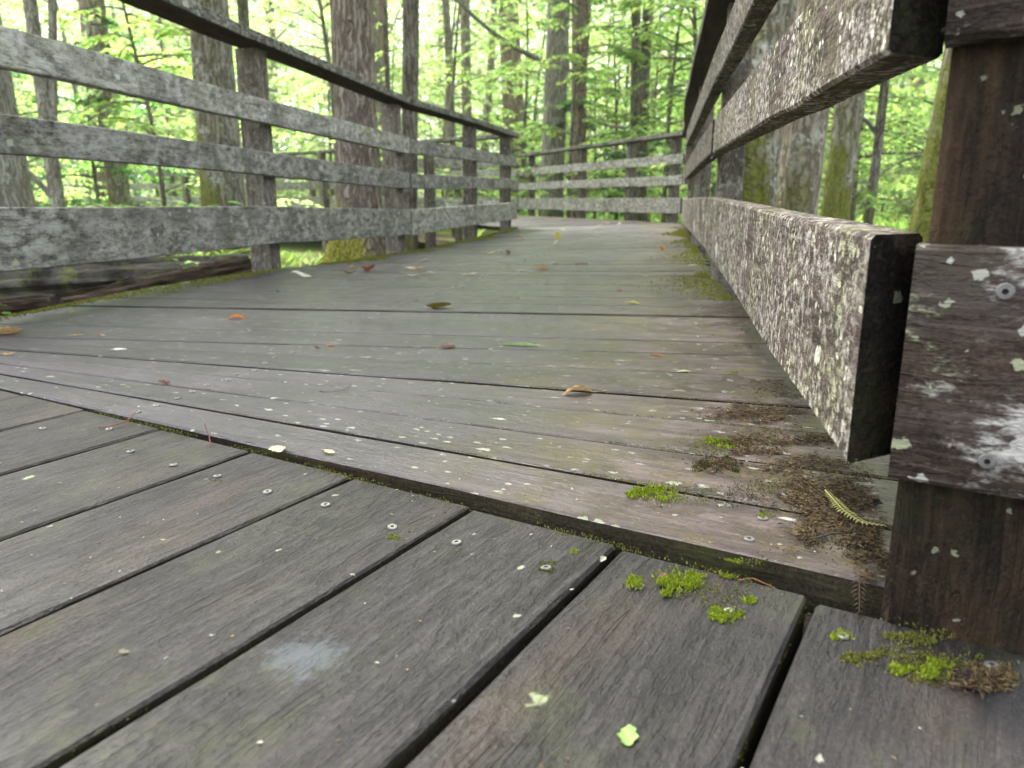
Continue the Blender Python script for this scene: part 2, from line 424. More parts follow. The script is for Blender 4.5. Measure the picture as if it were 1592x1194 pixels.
def screw_mesh():
    V = []; Fq = []; n = 12
    for (r, z) in ((.0046, 0), (.0044, .0010), (.0039, .0014), (.0016, .0014), (.0013, .0003)):
        for i in range(n):
            a = 2 * math.pi * i / n
            V.append((r * math.cos(a), r * math.sin(a), z))
    mi = []
    for j in range(4):
        for i in range(n):
            i2 = (i + 1) % n
            Fq.append((j * n + i, j * n + i2, (j + 1) * n + i2, (j + 1) * n + i)); mi.append(1 if j == 3 else 0)
    Fc = [np.array(Fq), np.array([[4 * n + i for i in range(n)]])]
    return mesh_np('screw', np.array(V), Fc, [M_STEEL, M_RECESS], mat_idx=mi + [1], smooth=False)
SCREW = screw_mesh()
def add_screw(parent, loc, scale=1.0, tilt=0.0, rot=None):
    s = bpy.data.objects.new('screw', SCREW)
    s.location = loc; s.scale = (scale,) * 3
    s.rotation_euler = rot if rot is not None else (random.uniform(-.12, .12) + tilt, random.uniform(-.12, .12), random.uniform(0, 6))
    return link(s, parent)

deck = empty('branch_boardwalk_deck')
tag(deck, 'curving grey plank deck with fanned boards leading into the forest', kind='structure')
TH = .038
def plank(parent, a0, a1, b0, b1, mat, z0l=0.0, z0r=0.0, n=4, gap=.003, jag=0.0, seed=0, name='plank', chm=.0032):
    """a0->a1 near edge left to right, b0->b1 far edge"""
    a0, a1, b0, b1 = [np.array(p, float) for p in (a0, a1, b0, b1)]
    L = (a0 + b0) / 2; R = (a1 + b1) / 2; C = (L + R) / 2
    ex = (R - L); ln = np.linalg.norm(ex); ex /= ln; ey = np.array([-ex[1], ex[0]])
    t = np.linspace(0, 1, n); xs = (t - .5) * ln
    def prof(p, q):   # y of an edge at stations
        pa = (p - C); qa = (q - C)
        x0, y0 = pa @ ex, pa @ ey; x1, y1 = qa @ ex, qa @ ey
        return y0 + (xs - x0) / (x1 - x0) * (y1 - y0)
    w = wob(n, jag, seed) if jag else 0; w2 = wob(n, jag, seed + 99) if jag else 0
    y0 = prof(a0, a1) + gap + w; y1 = prof(b0, b1) - gap + w2
    zt = (z0l * (1 - t) + z0r * t) - (z0l + z0r) / 2
    V, Fc, mi = sweep_box(xs, y0, y1, zt - TH, zt, ch=chm, jag=.6 if jag else 0, seed=seed)
    for q_ in range(len(Fc[0])):
        if q_ % 8 in (0, 4): mi[q_] = 2
    me = mesh_np(name, V, Fc, [mat, M_END, M_EDGE], mat_idx=mi)
    M = frame((C[0], C[1], (z0l + z0r) / 2), (ex[0], ex[1], 0), (ey[0], ey[1], 0), (0, 0, 1))
    return obj(name, me, parent, M), M, (xs, y0, y1, zt)

G = [((-1.25, 1.372), (.285, .487)), ((-1.225, 1.390), (.36, .575)), ((-1.212, 1.403), (.41, .691)), ((-1.207, 1.428), (.43, .829)),
     ((-1.20, 1.450), (.425, .957)), ((-1.197, 1.475), (.45, 1.125)), ((-1.19, 1.505), (.465, 1.285)), ((-1.175, 1.645), (.485, 1.398)),
     ((-1.15, 1.795), (.52, 1.578)), ((-1.135, 1.928), (.55, 1.725)), ((-1.115, 2.07), (.575, 1.870))]
EL2 = np.array([(-1.115, 2.07)] + [tuple(p) for p in EL if p[1] > 2.1])
ER2 = np.array([(.575, 1.87)] + [tuple(p) for p in ER if p[1] > 1.9])
nb = 37
A_, B_ = resample(EL2, nb + 1), resample(ER2, nb + 1)
G += [((A_[i][0], A_[i][1]), (B_[i][0], B_[i][1])) for i in range(1, nb + 1)]
c1 = resample([(.02, 7.25), (-.22, 7.62), (-.40, 7.95)], 19); c2 = resample([(1.60, 7.5), (.98, 8.8), (.25, 10.1)], 19)
G += [((c1[i][0], c1[i][1]), (c2[i][0], c2[i][1])) for i in range(1, 19)]
c1 = resample([(-.40, 7.95), (-2.25, 10.5), (-5.6, 12.6)], 47); c2 = resample([(.25, 10.1), (-1.6, 12.5), (-4.9, 14.4)], 47)
G += [((c1[i][0], c1[i][1]), (c2[i][0], c2[i][1])) for i in range(1, 47)]
SROW = np.array([(-.50, 1.0), (-.427, 1.261), (-.378, 1.505), (-.303, 1.837), (-.202, 2.217), (.01, 3.165), (.425, 4.971), (.677, 6.397), (.89, 7.546)])
nscrew = 0
for i in range(len(G) - 1):
    (a0, a1), (b0, b1) = G[i], G[i + 1]
    near = i < 12
    jz = random.uniform(-.0022, .0022)
    zl = dip((a0[1] + b0[1]) / 2) + jz; zr = jz * .5 + random.uniform(-.0015, .0015)
    p, M, (xs, y0, y1, zt) = plank(deck, a0, a1, b0, b1, M_DECK, zl, zr, n=14 if near else 4, gap=[.0035, .0025, .002, .0028, .002, .0012, .003, .0026, .003, .0018][i % 10] if i < 8 else random.uniform(.0035, .0060), jag=.0006 if near else 0, seed=i, chm=.0018)
    Mi = M.inverted()
    cy = (a0[1] + b0[1] + a1[1] + b1[1]) / 4
    if cy < 7.6 and nscrew < 290:
        rows = [np.interp(cy + .12 if cy < 1.4 else cy, SROW[:, 1], SROW[:, 0])]
        for r_ in rows:
            # row position on this plank: intersect the joist line
            x_l = (Vector((r_, cy, 0)) - M.translation).dot(Vector((M[0][0], M[1][0], 0)))
            ya = np.interp(x_l, xs, y0); yb = np.interp(x_l, xs, y1); zz = np.interp(x_l, xs, zt)
            for f in (.24, .76):
                add_screw(p, (x_l + random.uniform(-.006, .006), ya + (yb - ya) * f, zz + .0002), 1.0 if cy < 2.5 else 1.15); nscrew += 1
        if cy < 3.2:
            for xe in (xs[-1] - .125, xs[0] + .07):
                ya = np.interp(xe, xs, y0); yb = np.interp(xe, xs, y1); zz = np.interp(xe, xs, zt)
                if yb - ya < .03: continue
                for f in (.26, .74):
                    add_screw(p, (xe + random.uniform(-.012, .012), ya + (yb - ya) * f, zz + .0002)); nscrew += 1

# stringers under the branch deck
def stringer(parent, P, name, z0=-.20, z1=-.042, w=.04, mat=None):
    for i in range(len(P) - 1):
        a, b = np.array(P[i]), np.array(P[i + 1]); d = b - a; ln = np.linalg.norm(d); ex = d / ln; ey = (-ex[1], ex[0])
        za, zb = (dip(a[1]), dip(b[1])) if name == 'joist' else (0, 0)
        xs = np.array([0, ln]); zt = np.array([z1 + za, z1 + zb])
        V, Fc, mi = sweep_box(xs, [-w / 2] * 2, [w / 2] * 2, [z0, z0], zt)
        obj(name, mesh_np(name, V, Fc, [mat or M_JOIST, M_END], mat_idx=mi), parent, frame((a[0], a[1], 0), (ex[0], ex[1], 0), (ey[0], ey[1], 0), (0, 0, 1)))
stringer(deck, [(-1.20, 1.45), (-1.11, 2.1), (-.88, 2.95), (-.43, 4.75), (.045, 7.2)], 'joist')
stringer(deck, [(-.66, 1.2), (-.378, 1.6), (-.2, 2.3), (.41, 4.97), (.85, 7.4)], 'joist')
stringer(deck, [(.34, .8), (.44, 1.3), (.64, 2.6), (1.02, 4.5), (1.55, 7.5)], 'joist')

# main walkway in the foreground: boards square to the seam
UA = math.radians(-30.8)
U = np.array([math.cos(UA), math.sin(UA)]); NN = np.array([-math.sin(UA), math.cos(UA)])
def sn(s, n): return U * s + NN * n
near = empty('main_boardwalk_deck')
tag(near, 'dark foreground plank deck with wide mossy gaps, seen from close', kind='structure')
gaps = [-.0718, -.222, -.367, -.511, -.658, -.814, -.968]
sl = [(-.968 - .148 * i) for i in range(9, 0, -1)] + gaps[::-1] + [-.0718 + .148 * i for i in range(1, 15)]
def near_z(s): return float(np.interp(s, [-.85, -.30, 0.05], [-.002, -.0078, -.0155]))
for i in range(len(sl) - 1):
    s0, s1 = sl[i], sl[i + 1]
    zc = near_z((s0 + s1) / 2) + random.uniform(-.001, .001)
    if s0 > -.08: zc = -.016
    # local X along the boards (towards the seam)
    p0, p1, q0, q1 = sn(s0, -1.08), sn(s0, .541), sn(s1, -1.08), sn(s1, .541)
    hg = {-.0718: .0034}.get(s0, .0019)
    if -.09 < s1 < -.06: hg = .0030
    p, M, (xs, y0, y1, zt) = plank(near, q0, q1, p0, p1, M_NEAR, zc, zc, n=26, gap=hg * random.uniform(.85, 1.1), jag=.0008, seed=500 + i, chm=.0018)
# screws on the main deck, where the photograph shows them
near_screws = [(66, 666), (170, 667), (203, 701), (270, 723), (338, 740), (416, 766), (506, 785), (610, 821), (710, 842), (849, 884), (993, 909), (1133, 952), (1310, 990), (1542, 1036)]
planks_near = [o for o in near.children]
for (px, py) in near_screws:
    z = near_z(on_plane(px, py, -.01)[:2] @ U)
    if px > 1200: z = -.016
    w = on_plane(px, py, z)
    s = w[:2] @ U
    j = max(i for i in range(len(sl) - 1) if sl[i] < s)
    o = planks_near[j]
    lc = o.matrix_basis.inverted() @ Vector((w[0], w[1], o.location.z + .0003))
    add_screw(o, lc, .98)
for s_ in (.22, .37):
    o = planks_near[max(i for i in range(len(sl) - 1) if sl[i] < s_)]
for off in (.30, -.30, -.95):
    a, b = sn(-2.2, off), sn(1.9, off)
    stringer(near, [tuple(a), tuple(b)], 'bearer', z0=-.22, z1=-.062)
a, b = sn(-2.2, .515), sn(1.9, .515)
stringer(near, [tuple(a), tuple(b)], 'bearer', z0=-.22, z1=-.064)

# ------------------------------------------------------------------ fences
RZ = [(.085, .232), (.35, .44), (.545, .635)]
CAPZ = .80
def rail(parent, pts, z0, z1, mat, out=1, th=.038, sh0=0.0, sh1=0.0, name='rail', off=0.0, seed=0, screws=True, nper=4):
    """a board along pts [(x,y,dz)...]; `out` +1: thickness grows to the left of travel, -1: to the right"""
    P = np.array(pts, float); a, b = P[0, :2], P[-1, :2]; ex = (b - a); ln = np.linalg.norm(ex); ex /= ln; ey = np.array([-ex[1], ex[0]])
    xi = (P[:, :2] - a) @ ex; yi = (P[:, :2] - a) @ ey
    xs = np.unique(np.concatenate([np.linspace(0, ln, nper * max(1, len(P) - 1) + 1), xi])); xs[0] = 0; xs[-1] = ln
    yc = np.interp(xs, xi, yi); dz = np.interp(xs, xi, P[:, 2])
    if len(P) > 2: pass
    w = wob(len(xs), .0022, seed + 3); wz = wob(len(xs), .0018, seed + 5)
    if out > 0: y0 = yc + w + off; y1 = y0 + th
    else: y1 = yc + w - off; y0 = y1 - th
    zc = (z0 + z1) / 2; hh = (z1 - z0) / 2
    V, Fc, mi = sweep_box(xs, y0, y1, dz + wz - hh, dz + wz * .4 + hh, ch=.003, sh0=sh0, sh1=sh1, jag=.12, seed=seed)
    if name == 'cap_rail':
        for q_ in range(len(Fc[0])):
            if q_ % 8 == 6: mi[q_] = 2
    me = mesh_np(name, V, Fc, [mat, M_END, M_UNDER], mat_idx=mi)
    o = obj(name, me, parent, frame((a[0], a[1], zc), (ex[0], ex[1], 0), (ey[0], ey[1], 0), (0, 0, 1)))
    return o, ln
def post(parent, x, y, ang, z0, z1, mat, w=.089, seed=0):
    """square post, centre x,y, local X runs up"""
    n = 7; L = z1 - z0
    xs = np.linspace(0, L, n); a = wob(n, .0012, seed); b = wob(n, .0012, seed + 1)
    V, Fc, mi = sweep_box(xs, a - w / 2, a + w / 2, b - w / 2, b + w / 2, ch=.005, jag=.5, seed=seed)
    ex = (0, 0, 1); ey = (math.cos(ang), math.sin(ang), 0); ez = tuple(np.cross(ex, ey))
    return obj('post', mesh_np('post', V, Fc, [mat, M_END], mat_idx=mi), parent, frame((x, y, z0), ex, ey, ez))
def cap(parent, pts, mat, out=1, over=.022, w=.14, zc=CAPZ, name='cap_rail', seed=0, th=.036):
    return rail(parent, pts, zc, zc + th, mat, out, w, off=-over, name=name, seed=seed)
def perp(a, b, out):
    d = np.array(b[:2]) - np.array(a[:2]); d /= np.linalg.norm(d); return np.array([-d[1], d[0]]) * out
def posts_on(parent, pts, fr, mat, out, depth=.5, seed=0, w=.089, top=0.0):
    P = np.array(pts, float); a, b = P[0], P[-1]
    nrm = perp(a, b, out); ang = math.atan2(b[1] - a[1], b[0] - a[0])
    d = np.concatenate([[0], np.cumsum(np.linalg.norm(np.diff(P[:, :2], axis=0), axis=1))])
    for i, f in enumerate(fr):
        t = f * d[-1]
        x, y, dz = [np.interp(t, d, P[:, k]) for k in range(3)]
        post(parent, x + nrm[0] * (.038 + w / 2 + .003), y + nrm[1] * (.038 + w / 2 + .003), ang, GZ - .12, CAPZ + dz + top - .001, mat, w, seed + i)
def rail_screws(o, ln, fr, out, th=.038, hz=.045):
    yy = -.001 if out > 0 else .001
    for f in fr:
        for z in (-hz, hz):
            add_screw(o, (ln * f, yy, z), 1.05, rot=(math.pi / 2 if out > 0 else -math.pi / 2, 0, 0))

# left fence of the branch walk (rails on the deck side, posts outside); travel away from the camera, outside = left
fl = empty('left_fence', (-1.27, 1.40, 0))
tag(fl, 'grey lichen-covered three-rail fence along the left edge of the deck', 'fence')
fl.location = (0, 0, 0)
LA = [(-1.27, 1.40, .009), (-1.171, 1.805, .009), (-.972, 3.066, -.006), (-.592, 4.625, -.05)]
LB = [(-.589, 4.637, -.05), (-.255, 5.93, -.040), (.045, 7.27, -.034)]
for j, (z0, z1) in enumerate(RZ):
    o, ln = rail(fl, LA, z0, z1, M_RAIL, 1, seed=j * 7 + 1)
    rail_screws(o, ln, (.52, .97), 1, hz=.03)
    # the joint gap shows as a dark line
    o, ln = rail(fl, LB, z0 + (.004 if j else .0), z1 - (.004 if j else 0), M_RAIL, 1, seed=j * 7 + 60)
    rail_screws(o, ln, (.03, .97), 1, hz=.03)
cap(fl, [(x, y, dz + u) for (x, y, dz), u in zip(LA, (.034, .034, .030, .012))], M_CAP, 1, seed=21)
cap(fl, [(x, y, dz + u) for (x, y, dz), u in zip(LB, (.012, .006, 0))], M_CAP, 1, seed=22)
posts_on(fl, LA[:3], (.06,), M_GPOST, 1, seed=31, top=.034)
posts_on(fl, LA[2:], (.09,), M_GPOST, 1, seed=32, top=.028)
posts_on(fl, LA[2:], (.97,), M_GPOST, 1, seed=33, top=.012)
posts_on(fl, LB, (.525, .965), M_GPOST, 1, seed=36)

# the same fence after the turn, running away to the left behind it
fl2 = empty('fence_beyond_turn')
tag(fl2, 'pale three-rail fence running away left behind the end post of the left fence', 'fence')
LC = [(-.02, 7.40, -.03), (-.74, 8.40, -.01), (-1.6, 9.6, 0)]; LD = [(-1.61, 9.62, 0), (-2.6, 10.9, 0), (-3.6, 11.6, 0)]; LE = [(-3.62, 11.62, 0), (-6.5, 13.4, 0)]
for q, seg in enumerate((LC, LD, LE)):
    for j, (z0, z1) in enumerate(RZ): rail(fl2, seg, z0, z1, M_RAIL, 1, seed=100 + 9 * q + j)
    cap(fl2, seg, M_CAP, 1, seed=130 + q)
posts_on(fl2, LC, (.50, .97), M_GPOST, 1, seed=140); posts_on(fl2, LD, (.5, .97), M_GPOST, 1, seed=142); posts_on(fl2, LE, (.5, .97), M_GPOST, 1, seed=144)

# right fence of the branch walk; outside = right of travel
fr = empty('right_fence')
tag(fr, 'steeply foreshortened right fence whose rails are crusted with white and lime lichen', 'fence')
RA = [(.214, .471, .014), (.553, 2.218, .030)]; RB = [(.555, 2.230, .030), (1.064, 4.92, .012)]; RC = [(1.066, 4.932, .012), (1.60, 7.42, .005)]
# the near ends are cut on a mitre so they close against the corner post
for j, (z0, z1) in enumerate(RZ):
    o, ln = rail(fr, [(RA[0][0], RA[0][1], .014 if j == 0 else -.002), RA[1]], z0, z1, M_RRAIL, -1, seed=200 + j, nper=10, sh0=0.0)
    # shift the outer side of the near end forwards (mitre)
    me = o.data
    for v in me.vertices:
        if v.co.x < .01: v.co.x += (-v.co.y / .038) * .030
    rail_screws(o, ln, (.975,), -1, hz=.03)
    for q, seg in enumerate((RB, RC)): rail(fr, seg, z0, z1, M_RRAIL if q == 0 else M_RAIL, -1, seed=210 + 5 * q + j)
cap(fr, RA, M_CAP, -1, seed=220); cap(fr, RB, M_CAP, -1, seed=221); cap(fr, RC, M_CAP, -1, seed=222)
posts_on(fr, RB, (.12, .77), M_GPOST, -1, seed=231, w=.078); posts_on(fr, RC, (.3, .9), M_GPOST, -1, seed=233)

# far fence closing the bend
ff = empty('far_fence')
tag(ff, 'pale sunlit three-rail fence crossing the far end of the deck at the bend', 'fence')
FA = [(1.60, 7.50, .005), (.85, 9.40, -.008), (.092, 11.29, -.02)]; FB = [(.08, 11.31, -.02), (-1.9, 13.4, 0)]; FC = [(-1.92, 13.42, 0), (-5.5, 15.6, 0)]
for q, seg in enumerate((FA, FB, FC)):
    for j, (z0, z1) in enumerate(RZ): rail(ff, seg, z0, z1, M_RAIL, -1, seed=300 + 9 * q + j)
    cap(ff, seg, M_CAP, -1, seed=330 + q)
posts_on(ff, FA, (.06, .27, .55, .93), M_GPOST, -1, seed=340, w=.08); posts_on(ff, FB, (.5, .97), M_GPOST, -1, seed=345); posts_on(ff, FC, (.5, .97), M_GPOST, -1, seed=348)

# corner post and fence of the main walk (right foreground)
fn = empty('corner_fence')
tag(fn, 'dark brown corner post with short lichen-spotted rails, close at the right edge', 'fence')
N0 = np.array([.243, .460]); NTH = .028
Nend = N0 + U * 1.9
NZ = [(.094, .241), (.352, .444), (.548, .64)]
for j, (z0, z1) in enumerate(NZ):
    st = N0 - U * (.0042 if j != 1 else .003)
    o, ln = rail(fn, [(st[0], st[1], 0), (Nend[0], Nend[1], 0)], z0, z1, M_NRAIL, 1, th=NTH, seed=400 + j, nper=12)
    for xx in (.048, 1.25):
        if j == 0:
            zz = ((.049, -.052) if xx < .1 else (.045, -.045))
            for q, z in enumerate(zz): add_screw(o, (xx + (.004 if q else 0), -.0012, z), 1.1, rot=(math.pi / 2, 0, 0))
        else:
            for z in (-.025, .025): add_screw(o, (xx, -.0012, z), 1.2, rot=(math.pi / 2, 0, 0))
pc = sn(-.0263 + .0445, .5404 + .0445)
post(fn, pc[0], pc[1], UA, GZ - .1, CAPZ, M_POST, .089, 420)
pc2 = sn(1.25, .5404 + .0445); post(fn, pc2[0], pc2[1], UA, GZ - .1, CAPZ, M_POST, .089, 421)
cap(fn, [(N0[0] - .02 * U[0], N0[1] - .02 * U[1], 0), (Nend[0], Nend[1], 0)], M_CAP, 1, seed=423, w=.135, over=.015)
# ------------------------------------------------------------------ trees and foliage builders
def tube(P, R, sides=10, amp=.06, seed=0, flare=0.0, lobes=5):
    P = np.asarray(P, float); R = np.asarray(R, float); n = len(P); r = np.random.default_rng(seed)
    T = np.gradient(P, axis=0); T /= np.linalg.norm(T, axis=1)[:, None] + 1e-9
    a = np.linspace(0, 2 * math.pi, sides, endpoint=False)
    ph = r.uniform(0, 6.3, 6)
    V = []
    ref = np.array([1.0, 0, 0])
    for i in range(n):
        t = T[i]; e1 = ref - t * (ref @ t)
        if np.linalg.norm(e1) < 1e-3: e1 = np.cross(t, [0, 1, 0])
        e1 /= np.linalg.norm(e1); e2 = np.cross(t, e1)
        s = i / max(n - 1, 1)
        rad = R[i] * (1 + amp * (np.sin(3 * a + ph[0] + 5 * s) + .7 * np.sin(5 * a + ph[1] - 4 * s) + .5 * np.sin(2 * a + ph[2] + 11 * s)))
        if flare: rad = rad * (1 + flare * max(0, 1 - i / 4.0) ** 2 * (1 + .35 * np.sin(lobes * a + ph[3])))
        V.append(P[i] + rad[:, None] * (np.cos(a)[:, None] * e1 + np.sin(a)[:, None] * e2))
    V = np.concatenate(V)
    Q = []
    for i in range(n - 1):
        for j in range(sides):
            j2 = (j + 1) % sides
            Q.append((i * sides + j, i * sides + j2, (i + 1) * sides + j2, (i + 1) * sides + j))
    return V, np.array(Q)
class Acc:
    def __init__(s): s.V = []; s.Q = []; s.n = 0
    def add(s, V, Q): s.V.append(V); s.Q.append(Q + s.n); s.n += len(V)
    def mesh(s, name, mat, smooth=True): return mesh_np(name, np.concatenate(s.V), np.concatenate(s.Q), mat, smooth=smooth)
def unit(v): return v / (np.linalg.norm(v, axis=-1, keepdims=True) + 1e-9)
def leaf_quads(P, D, Nn, L, Wd, tint, r):
    """folded diamond leaves: base P, direction D, normal Nn, length L, half width Wd"""
    S = unit(np.cross(D, Nn)); Nn = unit(np.cross(S, D))
    b = P; tip = P + D * L[:, None] - Nn * (L * .12)[:, None]
    mid = P + D * (L * .45)[:, None]
    up = Nn * (Wd * r.uniform(.15, .5, len(P)))[:, None]
    V = np.stack([b, mid - S * Wd[:, None] + up, tip, mid + S * Wd[:, None] + up], 1).reshape(-1, 3)
    n = len(P)
    base = np.arange(n) * 4
    # two triangles that share the midrib
    T = np.concatenate([np.stack([base, base + 1, base + 2], 1), np.stack([base, base + 2, base + 3], 1)])
    return V, T, np.repeat(tint, 4, axis=0)
def tints(n, r, lo=.65, hi=1.35, warm=.12):
    v = r.uniform(lo, hi, n)[:, None]
    c = np.ones((n, 3)) * v
    c[:, 0] *= 1 + r.normal(0, warm, n); c[:, 2] *= 1 + r.normal(0, warm, n)
    return np.clip(c, .2, 2)

def crown_mesh(name, seed, n_clump, per, rx, rz, size, mat, hollow=.35, flat_=.55):
    r = np.random.default_rng(seed)
    C = unit(r.normal(size=(n_clump, 3))) * (r.uniform(hollow, 1, n_clump) ** .6)[:, None] * np.array([rx, rx, rz])
    P = np.repeat(C, per, 0) + r.normal(size=(n_clump * per, 3)) * np.array([1, 1, flat_]) * np.repeat(r.uniform(.25, .6, n_clump), per)[:, None]
    n = len(P)
    D = unit(r.normal(size=(n, 3)) * np.array([1, 1, .45]) + np.array([0, 0, -.25]))
    Nn = unit(r.normal(size=(n, 3)) * .6 + np.array([0, 0, 1.0]))
    L = size * r.uniform(.7, 1.3, n); t = tints(n, r) * np.repeat(r.uniform(.7, 1.2, n_clump), per)[:, None]
    V, T, c = leaf_quads(P, D, Nn, L, L * .27, t, r)
    return mesh_np(name, V, T, mat, col=c)

def tree(name, label, px, Y, w_px, mat, lean=0.0, lean_y=0.0, height=8.0, flare=.6, bend=0.0, crown=None, taper=.35, limbs=3, seed=0, group=None, base_z=None, cat='tree', low_limbs=(), crown_z=None, sides=16, fork=None):
    """trunk whose width is w_px photo pixels at eye level"""
    X = at_depth(px, Y); rad = w_px / 1231.8 * Y / 2
    z0 = (ground_z(X, Y) if base_z is None else base_z) - .06
    root = empty(name, (X, Y, z0)); tag(root, label, cat, group)
    r = np.random.default_rng(seed + 1000)
    n = 22; s = np.concatenate([[0, .012, .03, .055], np.linspace(.09, 1, n - 4)])
    z = s * height
    P = np.stack([lean * z + bend * np.sin(z * .9 + seed) , lean_y * z + bend * np.cos(z * .7 + seed * 2) - bend * math.cos(seed * 2), z], 1)
    P[:, 0] -= bend * math.sin(seed)
    R = rad * (1.05 - taper * s)
    acc = Acc(); acc.add(*tube(P, R, sides, .035, seed, flare))
    if fork:
        f0, ang, rr = fork
        i0 = int(np.searchsorted(z, f0)); q = P[i0]; t = np.linspace(0, 1, 10)
        PP = q + np.stack([ang * t * 2.2 * (1 - .2 * t), .15 * t, t * (height - f0)], 1)
        acc.add(*tube(PP, rad * rr * (1 - .4 * t), 12, .05, seed + 5))
    for i in range(limbs):
        f = r.uniform(.55, .95); i0 = int(f * (n - 1)); a = r.uniform(0, 6.3); t = np.linspace(0, 1, 7); ln = r.uniform(1.2, 2.6)
        PP = P[i0] + np.stack([np.cos(a) * ln * t, np.sin(a) * ln * t, ln * (.5 * t + .35 * t * t)], 1)
        acc.add(*tube(PP, rad * .38 * (1 - .8 * t) + .006, 8, .05, seed + i))
    for (zf, a, ln, rr, rise) in low_limbs:
        i0 = int(np.searchsorted(z, zf)); t = np.linspace(0, 1, 8)
        PP = P[i0] + np.stack([np.cos(a) * ln * t, np.sin(a) * ln * t, ln * rise * t + .12 * np.sin(t * 5 + zf)], 1)
        acc.add(*tube(PP, rr * (1 - .75 * t), 7, .05, seed + 7))
    obj('trunk', acc.mesh('trunk', mat), root)
    if crown is not None:
        c = bpy.data.objects.new('crown', crown)
        c.location = (P[-1][0], P[-1][1], (crown_z if crown_z else height * .93))
        c.rotation_euler = (0, 0, r.uniform(0, 6.3)); c.scale = (1, 1, 1)
        link(c, root)
    return root

CR1 = crown_mesh('crown', 1, 80, 34, 2.7, 1.5, .17, M_LEAF)
CR2 = crown_mesh('crown', 2, 80, 34, 3.0, 1.3, .17, M_LEAF)
CR3 = crown_mesh('crown', 3, 45, 30, 1.6, 1.4, .14, M_LEAF)
CR4 = crown_mesh('crown', 4, 16, 26, 1.5, 1.2, .16, M_LEAF)

# --- trees one can tell apart, from left to right
tree('tree', 'stout grey-brown tree at the left picture edge behind the fence rails', -4, 6.0, 106, M_BARK_GREY, lean=-.035, height=9, crown=CR1, seed=1)
tree('tree', 'thin grey forked tree beside the stout tree at the left edge', 88, 7.6, 21, M_BARK_GREY, lean=.0, height=7, crown=CR3, seed=2, fork=(1.0, .35, .6), low_limbs=((.55, 3.4, 1.2, .03, 1.1),))
tree('tree', 'pale straight tree with green-tinged bark left of the twin trunks', 186, 9.5, 31, M_BARK_PALE, lean=-.012, height=9.5, crown=CR2, seed=3)
tree('tree', 'mossy left trunk of the twin trees behind the first fence post', 333, 7.2, 40, M_BARK_MOSS, lean=.015, height=9, crown=CR1, seed=4, bend=.02)
tree('tree', 'grey right trunk of the twin trees behind the first fence post', 362, 7.6, 36, M_BARK_GREY, lean=-.004, height=9, crown=None, seed=5)
tree('tree', 'slim dark tree just above the first fence post', 396, 9.0, 17, M_BARK_DARK, lean=.01, height=8, crown=CR3, seed=6)
tree('tree', 'large tree with deeply furrowed bark and mossy flared base left of the deck', 556, 6.0, 60, M_BARK_RIDGE, lean=.012, height=10, crown=CR2, seed=7, flare=3.0, sides=28, limbs=4, taper=.1)
tree('tree', 'dark wavy tree right of the large furrowed tree', 633, 8.5, 26, M_BARK_DARK, lean=.008, bend=-.05, height=8, crown=CR3, seed=8)
tree('tree', 'very thin dark stem between the furrowed tree and the wavy tree', 609, 8.0, 8, M_BARK_DARK, height=6, crown=None, seed=9, limbs=2)
tree('tree', 'slender pale tree above the end of the left fence', 727, 15.0, 16, M_BARK_PALE, height=10, crown=CR2, seed=10)
tree('tree', 'leaning reddish-brown tree far behind the end of the left fence', 806, 20.0, 34, M_BARK_RED, lean=-.05, height=10, crown=CR2, seed=11)
tree('tree', 'tall grey tree with mossy foot behind the far fence', 855, 13.2, 36, M_BARK_GREY, lean=.03, height=11, crown=CR1, seed=12, flare=.7, low_limbs=((2.6, 3.6, 2.6, .05, .55), (1.7, -.2, 1.6, .04, -.15)))
tree('tree', 'thin pale-footed tree right of the tall grey tree by the far fence', 893, 12.4, 24, M_BARK_RED, lean=.012, bend=.04, height=8, crown=CR3, seed=13, fork=(1.6, .2, .6))
tree('tree', 'dark twin-stemmed tree behind the middle of the far fence', 986, 11.6, 14, M_BARK_DARK, lean=.0, bend=.03, height=8, crown=CR3, seed=14)
tree('tree', 'second dark stem close beside the twin-stemmed tree', 1000, 11.9, 17, M_BARK_DARK, lean=.002, bend=.03, height=8, crown=None, seed=15)
tree('tree', 'broad olive-barked tree just outside the right fence posts', 1174, 4.4, 58, M_BARK_MOSS, lean=.01, height=9, crown=CR1, seed=16, flare=.5, sides=22, taper=.15)
tree('tree', 'pale lichen-dotted tree behind the middle rail of the right fence', 1236, 4.9, 62, M_BARK_PALE, lean=.03, height=9, crown=CR2, seed=17, flare=.4, sides=22, taper=.15)
tree('tree', 'forked mossy tree right of the pale lichen-dotted tree', 1297, 6.6, 42, M_BARK_MOSS, lean=.03, height=8, crown=CR1, seed=18, flare=.9, fork=(.9, .16, .75), sides=20)
tree('tree', 'thin crooked dark tree in the gap under the near right rail', 1352, 7.4, 14, M_BARK_DARK, lean=-.02, bend=.05, height=6, crown=None, seed=19, limbs=3, low_limbs=((.9, 2.6, .8, .02, 1.0), (.5, 2.9, .6, .015, .9)))
tree('tree', 'green mossy tree against the left side of the corner post', 1432, 3.9, 50, M_BARK_MOSS, lean=.075, height=8, crown=CR2, seed=20, flare=.25, sides=22)
tree('tree', 'dim grey tree high behind the upper right rails', 1205, 7.5, 40, M_BARK_GREY, lean=.02, height=8.5, crown=None, seed=21)

